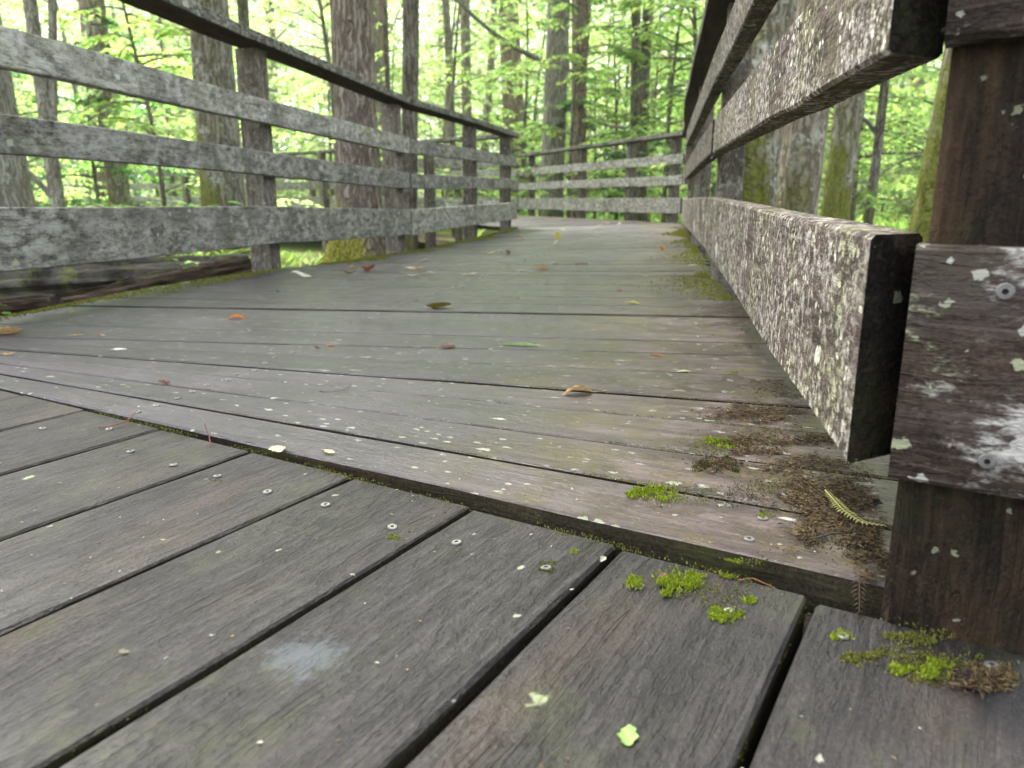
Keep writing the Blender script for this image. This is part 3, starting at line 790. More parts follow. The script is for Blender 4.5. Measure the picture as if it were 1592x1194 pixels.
# --- understorey saplings: a few prototypes, many copies
def sapling(seed, Ht, nbr, leaf, spread, mat_l, mat_b, z_low=.3):
    r = np.random.default_rng(seed); acc = Acc(); LP = []; LD = []; LN = []; LS = []
    n = 12; t = np.linspace(0, 1, n)
    P = np.stack([.18 * Ht * .3 * np.sin(t * 3 + r.uniform(0, 6)) * t, .15 * Ht * .3 * np.sin(t * 2.5 + r.uniform(0, 6)) * t, t * Ht], 1)
    acc.add(*tube(P, .035 * Ht / 5 * (1.1 - t) + .004, 7, .05, seed))
    for b in range(nbr):
        f = r.uniform(z_low, Ht) / Ht; q = np.array([np.interp(f, t, P[:, k]) for k in range(3)])
        a = r.uniform(0, 6.3); ln = spread * r.uniform(.5, 1.1) * (1.15 - .6 * f)
        tt = np.linspace(0, 1, 7); rise = r.uniform(.1, .6)
        BP = q + np.stack([np.cos(a) * ln * tt, np.sin(a) * ln * tt, ln * (rise * tt - .35 * tt ** 2)], 1)
        acc.add(*tube(BP, .011 * (1 - .8 * tt) + .0015, 4, 0, seed + b))
        for k in range(int(7 * ln / spread) + 4):
            u = r.uniform(.2, 1.0); bp = np.array([np.interp(u, tt, BP[:, i]) for i in range(3)])
            a2 = a + r.choice([-1, 1]) * r.uniform(.4, 1.2); l2 = ln * r.uniform(.18, .4)
            d2 = np.array([math.cos(a2), math.sin(a2), r.uniform(-.35, .15)])
            m = int(6 + l2 / leaf * 1.3)
            uu = (np.arange(m) + r.uniform(0, 1)) / m
            pts = bp + d2 * (l2 * uu)[:, None] + np.array([0, 0, -.06]) * (uu ** 2)[:, None]
            sd = np.where(np.arange(m) % 2, 1, -1) * r.uniform(.5, 1.1, m); aa = a2 + sd
            LP.append(pts); LD.append(unit(np.stack([np.cos(aa), np.sin(aa), r.uniform(-.6, .1, m)], 1)))
            LN.append(unit(np.stack([r.normal(0, .35, m), r.normal(0, .35, m), np.ones(m)], 1))); LS.append(leaf * r.uniform(.65, 1.25, m))
    LP, LD, LN, LS = [np.concatenate(x) for x in (LP, LD, LN, LS)]
    V, T, c = leaf_quads(LP, LD, LN, LS, LS * .28, tints(len(LP), r), r)
    return acc.mesh('trunk', mat_b), mesh_np('crown', V, T, mat_l, col=c)
PROTO = [sapling(11, 4.6, 30, .085, 1.4, M_LEAF, M_BARK_DARK), sapling(12, 5.4, 34, .075, 1.6, M_LEAF, M_BARK_GREY, .5), sapling(13, 3.4, 26, .09, 1.2, M_LEAF, M_BARK_DARK, .2),
         sapling(14, 6.0, 36, .08, 1.8, M_LEAF, M_BARK_DARK, .9), sapling(15, 3.0, 26, .10, 1.25, M_LEAF_D, M_BARK_DARK, .3)]
def put_sapling(k, X, Y, sc, rot, label, group=None, name='sapling'):
    root = empty(name, (X, Y, ground_z(X, Y) - .04)); root.rotation_euler = (0, 0, rot); root.scale = (sc,) * 3
    tag(root, label, 'tree', group)
    link(bpy.data.objects.new('trunk', PROTO[k][0]), root); link(bpy.data.objects.new('crown', PROTO[k][1]), root)
    return root
put_sapling(4, at_depth(925, 12.8), 12.8, .95, 1.0, 'darker broad-leaved sapling leaning over the middle of the far fence')
put_sapling(0, at_depth(1035, 11.2), 11.2, 1.0, 2.0, 'leafy sapling behind the right end of the far fence')
put_sapling(4, at_depth(1010, 14.5), 14.5, 1.3, 4.0, 'deep green sapling behind the twin-stemmed tree')
put_sapling(2, at_depth(250, 8.2), 8.2, 1.0, 3.0, 'bushy lime sapling behind the left fence between the pale tree and twin trunks')
put_sapling(2, at_depth(15, 9.0), 9.0, 1.1, 5.0, 'lime sapling at the top left corner behind the rails')
def on_walk(x, y):
    if y < 7.6 and abs(x) < 2.0 and y < 8: return True
    for P in ([(.8, 7.6), (-.2, 9.2), (-5.3, 13.5)],):
        for a, b in zip(P[:-1], P[1:]):
            a, b = np.array(a), np.array(b); d = b - a; t = np.clip(((np.array([x, y]) - a) @ d) / (d @ d), 0, 1)
            if np.linalg.norm(np.array([x, y]) - a - d * t) < 1.9: return True
    return False
SKIND = ['lime-leaved wide-branched', 'tall grey-stemmed lime', 'short bushy lime', 'tall high-branched lime', 'deep green broad-leaved']
WHERE = [(60, 'beside the stout left edge tree'), (150, 'beside the thin forked tree'), (260, 'around the pale straight tree'), (345, 'left of the twin trunks'), (420, 'above the first fence post'),
         (530, 'left of the furrowed tree'), (600, 'behind the furrowed tree'), (680, 'around the dark wavy tree'), (780, 'above the end of the left fence'), (850, 'left of the tall grey tree'), (930, 'right of the tall grey tree'),
         (1010, 'around the dark twin stems'), (1075, 'above the right end of the far fence'), (1200, 'behind the upper right rails'), (1300, 'behind the pale lichen-dotted tree'), (1400, 'in the gap under the near right rail'), (1600, 'behind the corner post')]
def where(X, Y):
    px = 796 + X / Y * 1231.8
    for m, w in WHERE:
        if px < m: return w
    return 'beyond the right picture edge'
def depth_word(Y): return 'close behind the fence' if Y < 13 else 'in the middle distance' if Y < 19 else 'deep in the woodland'
r = np.random.default_rng(55); cnt = 0; placed = []
while cnt < 90:
    Y = r.uniform(8.5, 26); X = r.uniform(-.70, .70) * Y
    if on_walk(X, Y): continue
    if any((X - a) ** 2 + (Y - b) ** 2 < 1.6 ** 2 for a, b in placed): continue
    placed.append((X, Y)); k = int(r.choice([0, 1, 2, 3, 0, 1, 2, 3, 4]))
    put_sapling(k, X, Y, r.uniform(.85, 1.35), r.uniform(0, 6.3), '%s sapling %s, %s' % (SKIND[k], depth_word(Y), where(X, Y)), 'understorey saplings beyond the fences'); cnt += 1

# --- thin trunks further back
TP = []
for i, m in enumerate((M_BARK_PALE, M_BARK_GREY, M_BARK_PALE, M_BARK_RED)):
    t = np.linspace(0, 1, 14); z = t * 12
    P = np.stack([.12 * np.sin(z * .7 + i), .1 * np.sin(z * .5 + 2 * i), z], 1); a = Acc(); a.add(*tube(P, .15 * (1.1 - .5 * t), 9, .05, i, .6))
    for q in range(3):
        tt = np.linspace(0, 1, 6); aa = q * 2.1 + i; zz = 2.0 + q * 1.7; b = np.array([np.interp(zz, z, P[:, 0]), np.interp(zz, z, P[:, 1]), zz])
        a.add(*tube(b + np.stack([np.cos(aa) * 1.6 * tt, np.sin(aa) * 1.6 * tt, 1.5 * tt], 1), .035 * (1 - .8 * tt) + .004, 6, .04, q))
    TP.append(a.mesh('trunk', m))
r = np.random.default_rng(77); cnt = 0
while cnt < 26:
    Y = r.uniform(14, 38); X = r.uniform(-.68, .68) * Y
    if on_walk(X, Y): continue
    s = r.uniform(.45, 1.3); ti = int(r.integers(4))
    root = empty('tree', (X, Y, ground_z(X, Y) - .05)); root.rotation_euler = (r.normal(0, .03), r.normal(0, .03), r.uniform(0, 6.3))
    tag(root, '%s %s distant trunk %s, %s' % ('thin' if s < .75 else 'medium' if s < 1.05 else 'thick', ('pale', 'grey', 'whitish', 'reddish-brown')[ti], 'in the middle distance' if Y < 24 else 'far back', where(X, Y)), 'tree', 'distant trunks in the woodland')
    o = link(bpy.data.objects.new('trunk', TP[ti]), root); o.scale = (s, s, 1)
    c = link(bpy.data.objects.new('crown', CR4), root); c.location = (0, 0, 11.5); cnt += 1

# --- far woodland: one leafy mass
def far_mass():
    r = np.random.default_rng(91); nc = 8500; per = 34
    Y = 20 + 40 * r.uniform(0, 1, nc) ** .8; X = r.uniform(-1.0, 1.0, nc) * (Y * .85 + 4)
    Z = GZ + (Y * .33 + 3) * r.uniform(0, 1, nc) ** .9
    C = np.stack([X, Y, Z], 1); n = nc * per
    P = np.repeat(C, per, 0) + r.normal(size=(n, 3)) * np.array([1, 1, .5]) * np.repeat(r.uniform(.35, .9, nc), per)[:, None]
    P[:, 2] = np.maximum(P[:, 2], GZ)
    D = unit(r.normal(size=(n, 3)) * np.array([1, 1, .5]) + np.array([0, 0, -.2])); Nn = unit(r.normal(size=(n, 3)) * .6 + np.array([0, 0, 1.0]))
    L = r.uniform(.12, .28, n); t = tints(n, r) * np.repeat(r.uniform(.7, 1.25, nc), per)[:, None]
    V, T, c = leaf_quads(P, D, Nn, L, L * .3, t, r)
    # a coarser layer still further off
    m = 3000; q = 22; Y2 = r.uniform(55, 90, m); X2 = r.uniform(-.95, .95, m) * Y2; Z2 = GZ + Y2 * .36 * r.uniform(0, 1, m)
    P2 = np.repeat(np.stack([X2, Y2, Z2], 1), q, 0) + r.normal(size=(m * q, 3)) * np.array([1.3, 1.3, .8]); n2 = m * q; P2[:, 2] = np.maximum(P2[:, 2], GZ)
    L2 = r.uniform(.35, .75, n2); V2, T2, c2 = leaf_quads(P2, unit(r.normal(size=(n2, 3))), unit(r.normal(size=(n2, 3)) + np.array([0, -.6, .5])), L2, L2 * .33, tints(n2, r) * np.repeat(r.uniform(.75, 1.2, m), q)[:, None], r)
    T = np.concatenate([T, T2 + len(V)]); V = np.concatenate([V, V2]); c = np.concatenate([c, c2])
    o = obj('distant_foliage', mesh_np('distant_foliage', V, T, M_FAR, col=c))
    tag(o, 'bright lime-green mass of distant woodland leaves', 'foliage', kind='stuff')
far_mass()

# --- undergrowth on the forest floor
def undergrowth():
    r = np.random.default_rng(17); n = 52000
    Y = 2.5 + 26 * r.uniform(0, 1, n) ** 1.4; X = r.uniform(-.85, .85, n) * (Y + 1)
    dens = np.sin(X * 1.1 + 2) * np.sin(Y * .8) + np.sin(X * .37 + Y * .41) + .6 * (X > 1)
    keep = (dens + r.normal(0, .5, n)) > .15
    keep &= ~((X < 0) & (Y < 6.5)); walk = np.array([on_walk(x, y) for x, y in zip(X, Y)]); keep &= ~walk
    X, Y = X[keep], Y[keep]; n = len(X)
    Z = np.array([ground_z(x, y) for x, y in zip(X, Y)])
    a = r.uniform(0, 6.3, n); hgt = r.uniform(.04, .14, n) * (1 + .9 * (Y > 9))
    D = unit(np.stack([np.cos(a) * .5, np.sin(a) * .5, r.uniform(.3, 1.2, n)], 1)); Nn = unit(np.stack([-np.sin(a), np.cos(a), r.uniform(0, .5, n)], 1))
    P = np.stack([X, Y, Z + r.uniform(0, .1, n)], 1)
    V, T, c = leaf_quads(P, D, Nn, hgt, hgt * r.uniform(.08, .3, n), tints(n, r), r)
    o = obj('undergrowth', mesh_np('undergrowth', V, T, M_LEAF, col=c)); tag(o, 'low bright green undergrowth on the forest floor beside the boardwalk', 'undergrowth', kind='stuff')
undergrowth()
# ------------------------------------------------------------------ beside the deck on the left: fallen log, plants
M_LOG = timber('rotting_log_wood', (.010, .007, .005), (.055, .038, .026), (.19, .15, .11), algae=(.4, (.09, .10, .03)), streak=(.7, (.12, .085, .06)), rough=(.85, .95), bump=.012, spec=.1)
M_LOG2 = timber('grey_log_wood', (.02, .017, .013), (.10, .09, .075), (.28, .265, .24), algae=(.9, (.17, .20, .04)), rough=(.85, .95), bump=.01, spec=.1)
def log_obj(label, a, b, r0, r1, mat, seed):
    """a weathered log along local X, its shell broken into long uneven ridges"""
    a, b = np.array(a, float), np.array(b, float); d = b - a; ln = np.linalg.norm(d); ex = d / ln; ey = unit(np.cross([0, 0, 1.0], ex)); ez = np.cross(ex, ey)
    n, sd = 26, 30; r = np.random.default_rng(seed); th = np.linspace(0, 2 * math.pi, sd, endpoint=False); V = []
    ridge = r.uniform(.72, 1.12, sd)
    for i in range(n):
        t = i / (n - 1); ridge = np.clip(ridge + r.normal(0, .035, sd), .6, 1.15); hole = 1 - .45 * np.exp(-((t - .55) / .16) ** 2) * np.exp(-((th - 4.2) / .5) ** 2)
        rad = (r0 + (r1 - r0) * t) * ridge * hole
        V += [(t * ln, rad[k] * math.cos(th[k]), rad[k] * math.sin(th[k])) for k in range(sd)]
    Q = [(i * sd + k, i * sd + (k + 1) % sd, (i + 1) * sd + (k + 1) % sd, (i + 1) * sd + k) for i in range(n - 1) for k in range(sd)]
    caps = np.array([list(range(sd))[::-1], [(n - 1) * sd + k for k in range(sd)]])
    o = obj('fallen_log', mesh_np('fallen_log', np.array(V), [np.array(Q), caps], mat), None, frame(a, ex, ey, ez)); tag(o, label, 'log')
log_obj('rotting brown log lying under the lowest left rail beside the deck', (-1.66, 2.80, -.16), (-1.18, 3.50, -.085), .085, .075, M_LOG, 3)
log_obj('short split brown log low at the left picture edge under the rail', (-2.3, 2.85, -.20), (-1.72, 3.0, -.15), .06, .05, M_LOG, 8)
log_obj('grey mossy log behind the rotting brown one', (-2.6, 3.75, -.2), (-1.18, 3.85, -.11), .13, .09, M_LOG2, 4)
def plant(label, X, Y, z, hgt, nst, leaf, seed, mat=M_LEAF, name='leafy_plant', spread=.5, narrow=.3):
    r = np.random.default_rng(seed); root = empty(name, (X, Y, z)); tag(root, label, 'plant'); a = Acc(); LP = []; LD = []; LN = []; LS = []
    for i in range(nst):
        an = r.uniform(0, 6.3); t = np.linspace(0, 1, 6); l = hgt * r.uniform(.6, 1.1)
        P = np.stack([np.cos(an) * spread * l * t, np.sin(an) * spread * l * t, l * (t - .25 * t * t)], 1) + np.array([r.normal(0, .03), r.normal(0, .03), 0]); a.add(*tube(P, .003 * (1.2 - t), 5, 0, seed))
        m = 9; uu = np.linspace(.3, 1, m); pts = np.stack([np.interp(uu, t, P[:, k]) for k in range(3)], 1); aa = an + np.where(np.arange(m) % 2, 1, -1) * r.uniform(.6, 1.4, m)
        LP.append(pts); LD.append(unit(np.stack([np.cos(aa), np.sin(aa), r.uniform(-.1, .5, m)], 1))); LN.append(unit(np.stack([r.normal(0, .3, m), r.normal(0, .3, m), np.ones(m)], 1))); LS.append(leaf * r.uniform(.6, 1.2, m))
    LP, LD, LN, LS = [np.concatenate(x) for x in (LP, LD, LN, LS)]
    V, T, c = leaf_quads(LP, LD, LN, LS, LS * narrow, tints(len(LP), r), r)
    obj('stem', a.mesh('stem', M_BARK_DARK), root); obj('foliage', mesh_np('foliage', V, T, mat, col=c), root)
plant('small glossy-leaved plant in the dark under the left rail', -1.31, 2.30, -.45, .50, 10, .05, 1, M_LEAF_D, spread=.35)
plant('sprig of round leaves beside the small glossy plant by the deck edge', -1.17, 2.36, -.45, .45, 6, .04, 2, M_LEAF_D, spread=.25)
plant('low leafy plant growing on the log near the first left post', -1.38, 3.70, -.20, .24, 16, .05, 3, M_LEAF, spread=.9)
plant('grassy tuft of arching blades above the lowest left rail', at_depth(318, 5.0), 5.0, -.42, .78, 16, .16, 4, M_LEAF, spread=.35, narrow=.10)
plant('leafy shrub beside the stout left tree above the lowest rail', at_depth(75, 5.2), 5.2, -.42, .75, 12, .09, 5, M_LEAF, name='leafy_shrub', spread=.4)
plant('leafy shrub left of the twin trunks above the lowest rail', at_depth(215, 6.2), 6.2, -.42, .8, 12, .09, 6, M_LEAF, name='leafy_shrub', spread=.45)

# ------------------------------------------------------------------ moss, needle litter
def surf_z(x, y):
    s = np.array([x, y]) @ U; n = np.array([x, y]) @ NN
    if n < .542: return -.016 if s > -.0718 else near_z(s)
    return deck_z(x, y)
def tufts(name, label, cat, P, hts, wds, cols, mat, lean=.7, seed=0):
    r = np.random.default_rng(seed); P = np.asarray(P, float); n = len(P)
    a = r.uniform(0, 6.3, n); d = unit(np.stack([np.cos(a) * lean * r.uniform(.2, 1.4, n), np.sin(a) * lean * r.uniform(.2, 1.4, n), np.ones(n)], 1))
    V, T, c = leaf_quads(P, d, unit(np.stack([-np.sin(a), np.cos(a), r.uniform(0, .8, n)], 1)), hts, wds, cols, r)
    o = obj(name, mesh_np(name, V, T, mat, col=c)); tag(o, label, cat, kind='stuff'); return o
def patch_points(px, py, w, h, n, r, z=None, ragged=.45):
    """points inside an uneven patch given by its centre and size in photo pixels"""
    out = []; lob = r.uniform(0, 6.3, 3); k = r.normal(size=(9, 2)) * np.array([.5, .42]); kr = r.uniform(.12, .4, 9)
    while len(out) < n:
        u = r.uniform(-1, 1, 2); th = math.atan2(u[1], u[0]); rad = 1 + ragged * (math.sin(3 * th + lob[0]) * .5 + math.sin(5 * th + lob[1]) * .35 + .4 * math.sin(8 * th + lob[2]))
        if np.hypot(*u) > rad * .95: continue
        dd = (np.hypot(k[:, 0] - u[0], k[:, 1] - u[1]) / kr).min()      # little cushions that run into each other
        if r.uniform() > (1.0 if dd < .8 else .45 if dd < 1.2 else .05): continue
        p = on_plane(px + u[0] * w / 2, py + u[1] * h / 2, -.012 if py > 850 else 0.0)
        out.append((p[0], p[1], surf_z(p[0], p[1]) if z is None else z))
    return np.array(out)
BR, OL, DK, TAN = (.27, .34, .03), (.19, .20, .045), (.09, .095, .03), (.22, .165, .08)
moss_list = [(1020, 768, 92, 34, 900, BR, .005), (1110, 689, 76, 18, 500, BR, .005), (1150, 692, 40, 12, 200, OL, .004), (1115, 721, 84, 30, 700, DK, .005), (1058, 908, 85, 46, 1300, BR, .0055),
             (985, 912, 34, 22, 300, BR, .005), (1137, 897, 40, 12, 240, BR, .004), (1165, 934, 28, 14, 170, BR, .004), (1130, 960, 60, 28, 480, BR, .005), (1308, 981, 42, 18, 260, BR, .004),
             (1340, 1018, 66, 24, 420, OL, .004), (1425, 988, 96, 26, 750, OL, .0045), (1400, 1035, 50, 16, 230, BR, .005), (1455, 1035, 60, 34, 500, BR, .005), (1545, 1045, 90, 56, 900, TAN, .004),
             (849, 888, 36, 22, 220, OL, .0035), (610, 824, 24, 12, 120, BR, .003), (710, 845, 18, 8, 50, OL, .002), (335, 741, 24, 8, 60, OL, .002), (415, 768, 24, 8, 50, OL, .002), (893, 842, 16, 8, 60, BR, .003),
             (1005, 583, 110, 4, 260, BR, .003), (1190, 800, 26, 14, 120, BR, .003), (1225, 610, 60, 14, 260, OL, .004), (1140, 580, 40, 10, 160, OL, .004)]
r = np.random.default_rng(5); PP = []; HT = []; WD = []; CC = []
for (px, py, w, h, n, c, ht) in moss_list:
    q = patch_points(px, py, w, h, n, r); PP.append(q); m = len(q)
    HT.append(.62 * ht * r.uniform(.4, 1.4, m)); WD.append(ht * r.uniform(.10, .22, m)); CC.append(np.array(c) * r.uniform(.5, 1.5, m)[:, None])
# moss in the step at the seam and hanging in the foreground gaps
n = 2600; s = r.uniform(-.95, .02, n); keep = (np.sin(s * 21) + np.sin(s * 47 + 1) + r.normal(0, .6, n)) > .1; s = s[keep]; n = len(s)
xy = np.array([sn(a, .5405 - abs(b)) for a, b in zip(s, r.normal(0, .004, n))]); PP.append(np.column_stack([xy, [near_z(a) + r.uniform(0, .004) for a in s]])); HT.append(r.uniform(.001, .003, n)); WD.append(r.uniform(.0003, .0008, n)); CC.append(np.array(OL) * r.uniform(.4, 1.5, n)[:, None])
for g_ in gaps + [gaps[-1] - .148]:
    n = 1500; q = r.uniform(-.35, .54, n); keep = (np.sin(q * 33 + g_ * 50) + np.sin(q * 71) + r.normal(0, .5, n)) > .35; q = q[keep]; n = len(q)
    xy = np.array([sn(g_ - .0032 + r.normal(0, .0005), b) for b in q]); PP.append(np.column_stack([xy, near_z(g_) - r.uniform(.003, .013, n)])); HT.append(r.uniform(.0015, .004, n)); WD.append(r.uniform(.0004, .001, n)); CC.append(np.array(OL) * r.uniform(.35, 1.3, n)[:, None])
# moss in the joints of the branch deck and a thin broken film of it towards the right edge
for i_ in range(1, 9):
    (a0, a1), n = G[i_], 900; t_ = 1 - np.abs(r.normal(0, .16, n)); t_ = t_[(t_ > .35) & (t_ < 1) & ((np.sin(t_ * 60 + i_) + r.normal(0, .5, n)) > -.1)]; n = len(t_)
    xy = np.column_stack([a0[0] + (a1[0] - a0[0]) * t_, a0[1] + (a1[1] - a0[1]) * t_ + r.normal(0, .0022, n)]); PP.append(np.column_stack([xy, np.full(n, -.001)])); HT.append(r.uniform(.0012, .003, n)); WD.append(r.uniform(.0003, .0008, n)); CC.append(np.array(OL) * r.uniform(.4, 1.4, n)[:, None])
for (px, py, w, h, n, c) in [(1150, 690, 240, 60, 1500, OL), (1190, 610, 200, 60, 1300, TAN), (1230, 760, 240, 110, 1600, DK), (1160, 500, 130, 60, 900, TAN), (1120, 440, 90, 60, 800, OL), (1310, 850, 120, 60, 700, DK), (1060, 770, 160, 60, 500, OL), (1110, 920, 200, 60, 700, OL), (1430, 1020, 200, 80, 1300, OL), (1180, 645, 150, 24, 1500, TAN), (1210, 605, 120, 24, 1200, TAN), (1160, 522, 90, 20, 900, TAN)]:
    q = patch_points(px, py, w, h, n, r, ragged=.7); m = len(q); PP.append(q); HT.append(r.uniform(.0007, .0022, m)); WD.append(r.uniform(.0003, .0009, m)); CC.append(np.array(c) * r.uniform(.4, 1.4, m)[:, None])
# yellow-green moss along both outer deck edges
def edge_moss(EP, n, dirx, width, y0, y1, seed):
    rr = np.random.default_rng(seed); Y = y0 + (y1 - y0) * rr.uniform(0, 1, n) ** 1.2
    dens = np.sin(Y * 9 + seed) + np.sin(Y * 3.7) + rr.normal(0, .8, n); Y = Y[dens > -.5]; n = len(Y)
    X = np.interp(Y, EP[:, 1], EP[:, 0]) + dirx * (.008 + np.abs(rr.normal(0, width, n)) * (.6 + .4 * np.sin(Y * 6)))
    PP.append(np.column_stack([X, Y, [deck_z(x, y) for x, y in zip(X, Y)]])); k = 1 + Y * .35
    HT.append(.0035 * k * rr.uniform(.5, 1.3, n)); WD.append(.0012 * k * rr.uniform(.6, 1.3, n)); CC.append(np.array((.20, .21, .035)) * rr.uniform(.5, 1.5, n)[:, None])
edge_moss(EL, 15000, 1, .065, 1.6, 7.2, 2)
edge_moss(ER, 7000, -1, .09, 2.0, 6.6, 4)
tufts('moss', 'bright green and olive moss growing on the deck boards, edges and gaps', 'moss', np.concatenate(PP), np.concatenate(HT), np.concatenate(WD), np.concatenate(CC), M_MOSS, seed=9)

def slivers(name, label, cat, P, L, Wd, cols, seed, tilt=.25):
    r = np.random.default_rng(seed); n = len(P); a = r.uniform(0, 6.3, n)
    d = unit(np.stack([np.cos(a), np.sin(a), r.normal(0, tilt, n)], 1))
    V, T, c = leaf_quads(P, d, np.tile([0, 0, 1.0], (n, 1)), L, Wd, cols, r)
    V[:, 2] = np.maximum(V[:, 2], np.repeat(P[:, 2], 4))
    o = obj(name, mesh_np(name, V, T, M_TINT, col=c)); tag(o, label, cat, kind='stuff')
PP = []; r = np.random.default_rng(8)
for (px, py, w, h, n) in [(1255, 770, 190, 80, 2300), (1290, 820, 170, 100, 2000), (1215, 690, 220, 40, 1900), (1165, 643, 210, 30, 2000), (1205, 608, 170, 40, 1700), (1165, 525, 140, 36, 1100), (1150, 485, 120, 36, 800), (1125, 450, 80, 36, 500), (1350, 890, 50, 90, 800), (1110, 722, 90, 30, 500), (1330, 770, 100, 60, 900), (1250, 720, 140, 30, 700), (1520, 1050, 140, 50, 420), (1280, 760, 240, 190, 1500), (1190, 640, 260, 130, 900)]:
    q = patch_points(px, py, w, h, n, r, ragged=.6); q[:, 2] += r.uniform(.0004, .003, len(q)); PP.append(q)
PP = np.concatenate(PP); n = len(PP)
cc = np.array([(.05, .034, .022), (.10, .065, .038), (.17, .12, .06), (.026, .02, .016), (.15, .125, .05)])[r.integers(0, 5, n)] * r.uniform(.6, 1.3, n)[:, None]
slivers('needle_litter', 'brown needle and bark litter gathered along the right edge of the deck', 'litter', PP, r.uniform(.0012, .0085, n), r.uniform(.00025, .0010, n), cc, 12, .15)
# crumbs scattered over the boards
n = 420; q = np.column_stack([r.uniform(0, 1592, n), np.where(r.uniform(0, 1, n) < .85, r.uniform(470, 860, n), r.uniform(860, 1190, n))]); P3 = []
for a in q:
    p = on_plane(a[0], a[1], -.01 if a[1] > 900 else 0); P3.append((p[0], p[1], surf_z(p[0], p[1]) + .0006))
for _ in range(110):      # larger scraps further along the deck
    y_ = r.uniform(2.0, 7.0); x_ = r.uniform(np.interp(y_, EL[:, 1], EL[:, 0]) + .1, np.interp(y_, ER[:, 1], ER[:, 0]) - .1); P3.append((x_, y_, surf_z(x_, y_) + .002))
P3 = np.array(P3); ok = (P3[:, 0] > -1.0) & (P3[:, 0] < np.interp(P3[:, 1], ER[:, 1], ER[:, 0]) - .05); P3 = P3[ok]; n = len(P3)
cc = np.array([(.42, .41, .34), (.10, .07, .05), (.03, .025, .02), (.30, .22, .12)])[r.integers(0, 4, n)]
big_ = np.where(P3[:, 1] > 1.95, 4.0, 1.0)
slivers('leaf_crumbs', 'tiny pale and dark leaf crumbs scattered over the deck boards', 'litter', P3, r.uniform(.001, .0045, n) * big_, r.uniform(.0003, .0011, n) * big_, cc, 13)

# ------------------------------------------------------------------ fallen leaves on the deck, one by one
LM = {}
def lmat(c):
    if c not in LM:
        k = NT('fallen_leaf_%d' % len(LM)); tcn = k.n('ShaderNodeTexCoord').outputs['Object']
        f = k.noise(tcn, 160.0, 4, .6); col = k.mix(k.mul(k.ss(f, .4, .68), .55), c, tuple(x * .4 for x in c))
        k.done(col, .6, k.bump(f, .0006), .3)
        tr = k.n('ShaderNodeBsdfTranslucent'); k.set(tr.inputs[0], c); ms = k.n('ShaderNodeMixShader'); ms.inputs[0].default_value = .25
        k.t.links.new(k.b.outputs[0], ms.inputs[1]); k.t.links.new(tr.outputs[0], ms.inputs[2]); k.t.links.new(ms.outputs[0], k.out.inputs[0]); LM[c] = k.m
    return LM[c]
M_STALK = flat('leaf_stalk', (.34, .26, .12), .6)
def fallen_leaf(label, px, py, lpx, wr, ang, c, curl=.3, fold=.2, roll=0.0, stalk=.3, lobed=0.0, name='fallen_leaf', lift=0.0, seed=0, cat='leaf'):
    """lpx = length in photo pixels; ang = heading in degrees on the deck; curl bends along, fold lifts the sides"""
    p = on_plane(px, py, -.012 if py > 860 else 0.0); z = surf_z(p[0], p[1]); L = lpx / 1231.8 * math.hypot(p[1], H) 
    r = np.random.default_rng(seed + 40); n = 11; t = np.linspace(0, 1, n); wv = np.sin(math.pi * np.clip(t, .03, .97) ** .85) ** .8 * (1 + lobed * np.sin(t * 19)) * wr * L / 2
    x = (t - .5) * L; cv = (.42 if py > 475 else .9) * curl; tw = r.uniform(-.5, .5); zz = cv * L * (r.choice([1, -1]) * np.cos((t - .5) * math.pi) + .5 * np.sin(t * 5 + r.uniform(0, 6)))
    V = []
    for i in range(n):
        for s_ in (-1, -.5, 0, .5, 1):
            V.append((x[i], s_ * wv[i] * (1 - .25 * abs(fold) * abs(s_)), zz[i] + fold * wv[i] * s_ * s_ + r.normal(0, .014) * L * abs(s_) + tw * (t[i] - .3) * s_ * wv[i]))
    V = np.array(V); Q = np.array([(i * 5 + j, i * 5 + j + 1, (i + 1) * 5 + j + 1, (i + 1) * 5 + j) for i in range(n - 1) for j in range(4)])
    cr, sr = math.cos(roll), math.sin(roll); V = V @ np.array([[1, 0, 0], [0, cr, sr], [0, -sr, cr]])
    zmin = V[:, 2].min(); V[:, 2] -= zmin - .0006
    root = empty(name, (p[0], p[1], z + lift)); root.rotation_euler = (0, 0, math.radians(ang)); tag(root, label, cat)
    b = obj('blade', mesh_np('blade', V, Q, lmat(c), smooth=True), root)
    if stalk:
        i0 = V[2]; tt = np.linspace(0, 1, 5); P = i0 + np.stack([-stalk * L * tt, .12 * stalk * L * np.sin(tt * 3), -(i0[2] - .0012) * tt ** .7], 1)
        obj('stalk', mesh_np('stalk', *tube(P, np.full(5, .02 * L * .6 + .0003), 5, 0, 1), M_STALK, smooth=True), root)
    return root
BROWN, ORANGE, TANC, CREAM, YEL, OLIVE, GREEN, PINK, GREYB, RED = (.20, .10, .045), (.48, .19, .035), (.48, .31, .16), (.58, .53, .36), (.62, .54, .08), (.13, .11, .02), (.28, .48, .12), (.36, .24, .20), (.17, .13, .10), (.17, .06, .04)
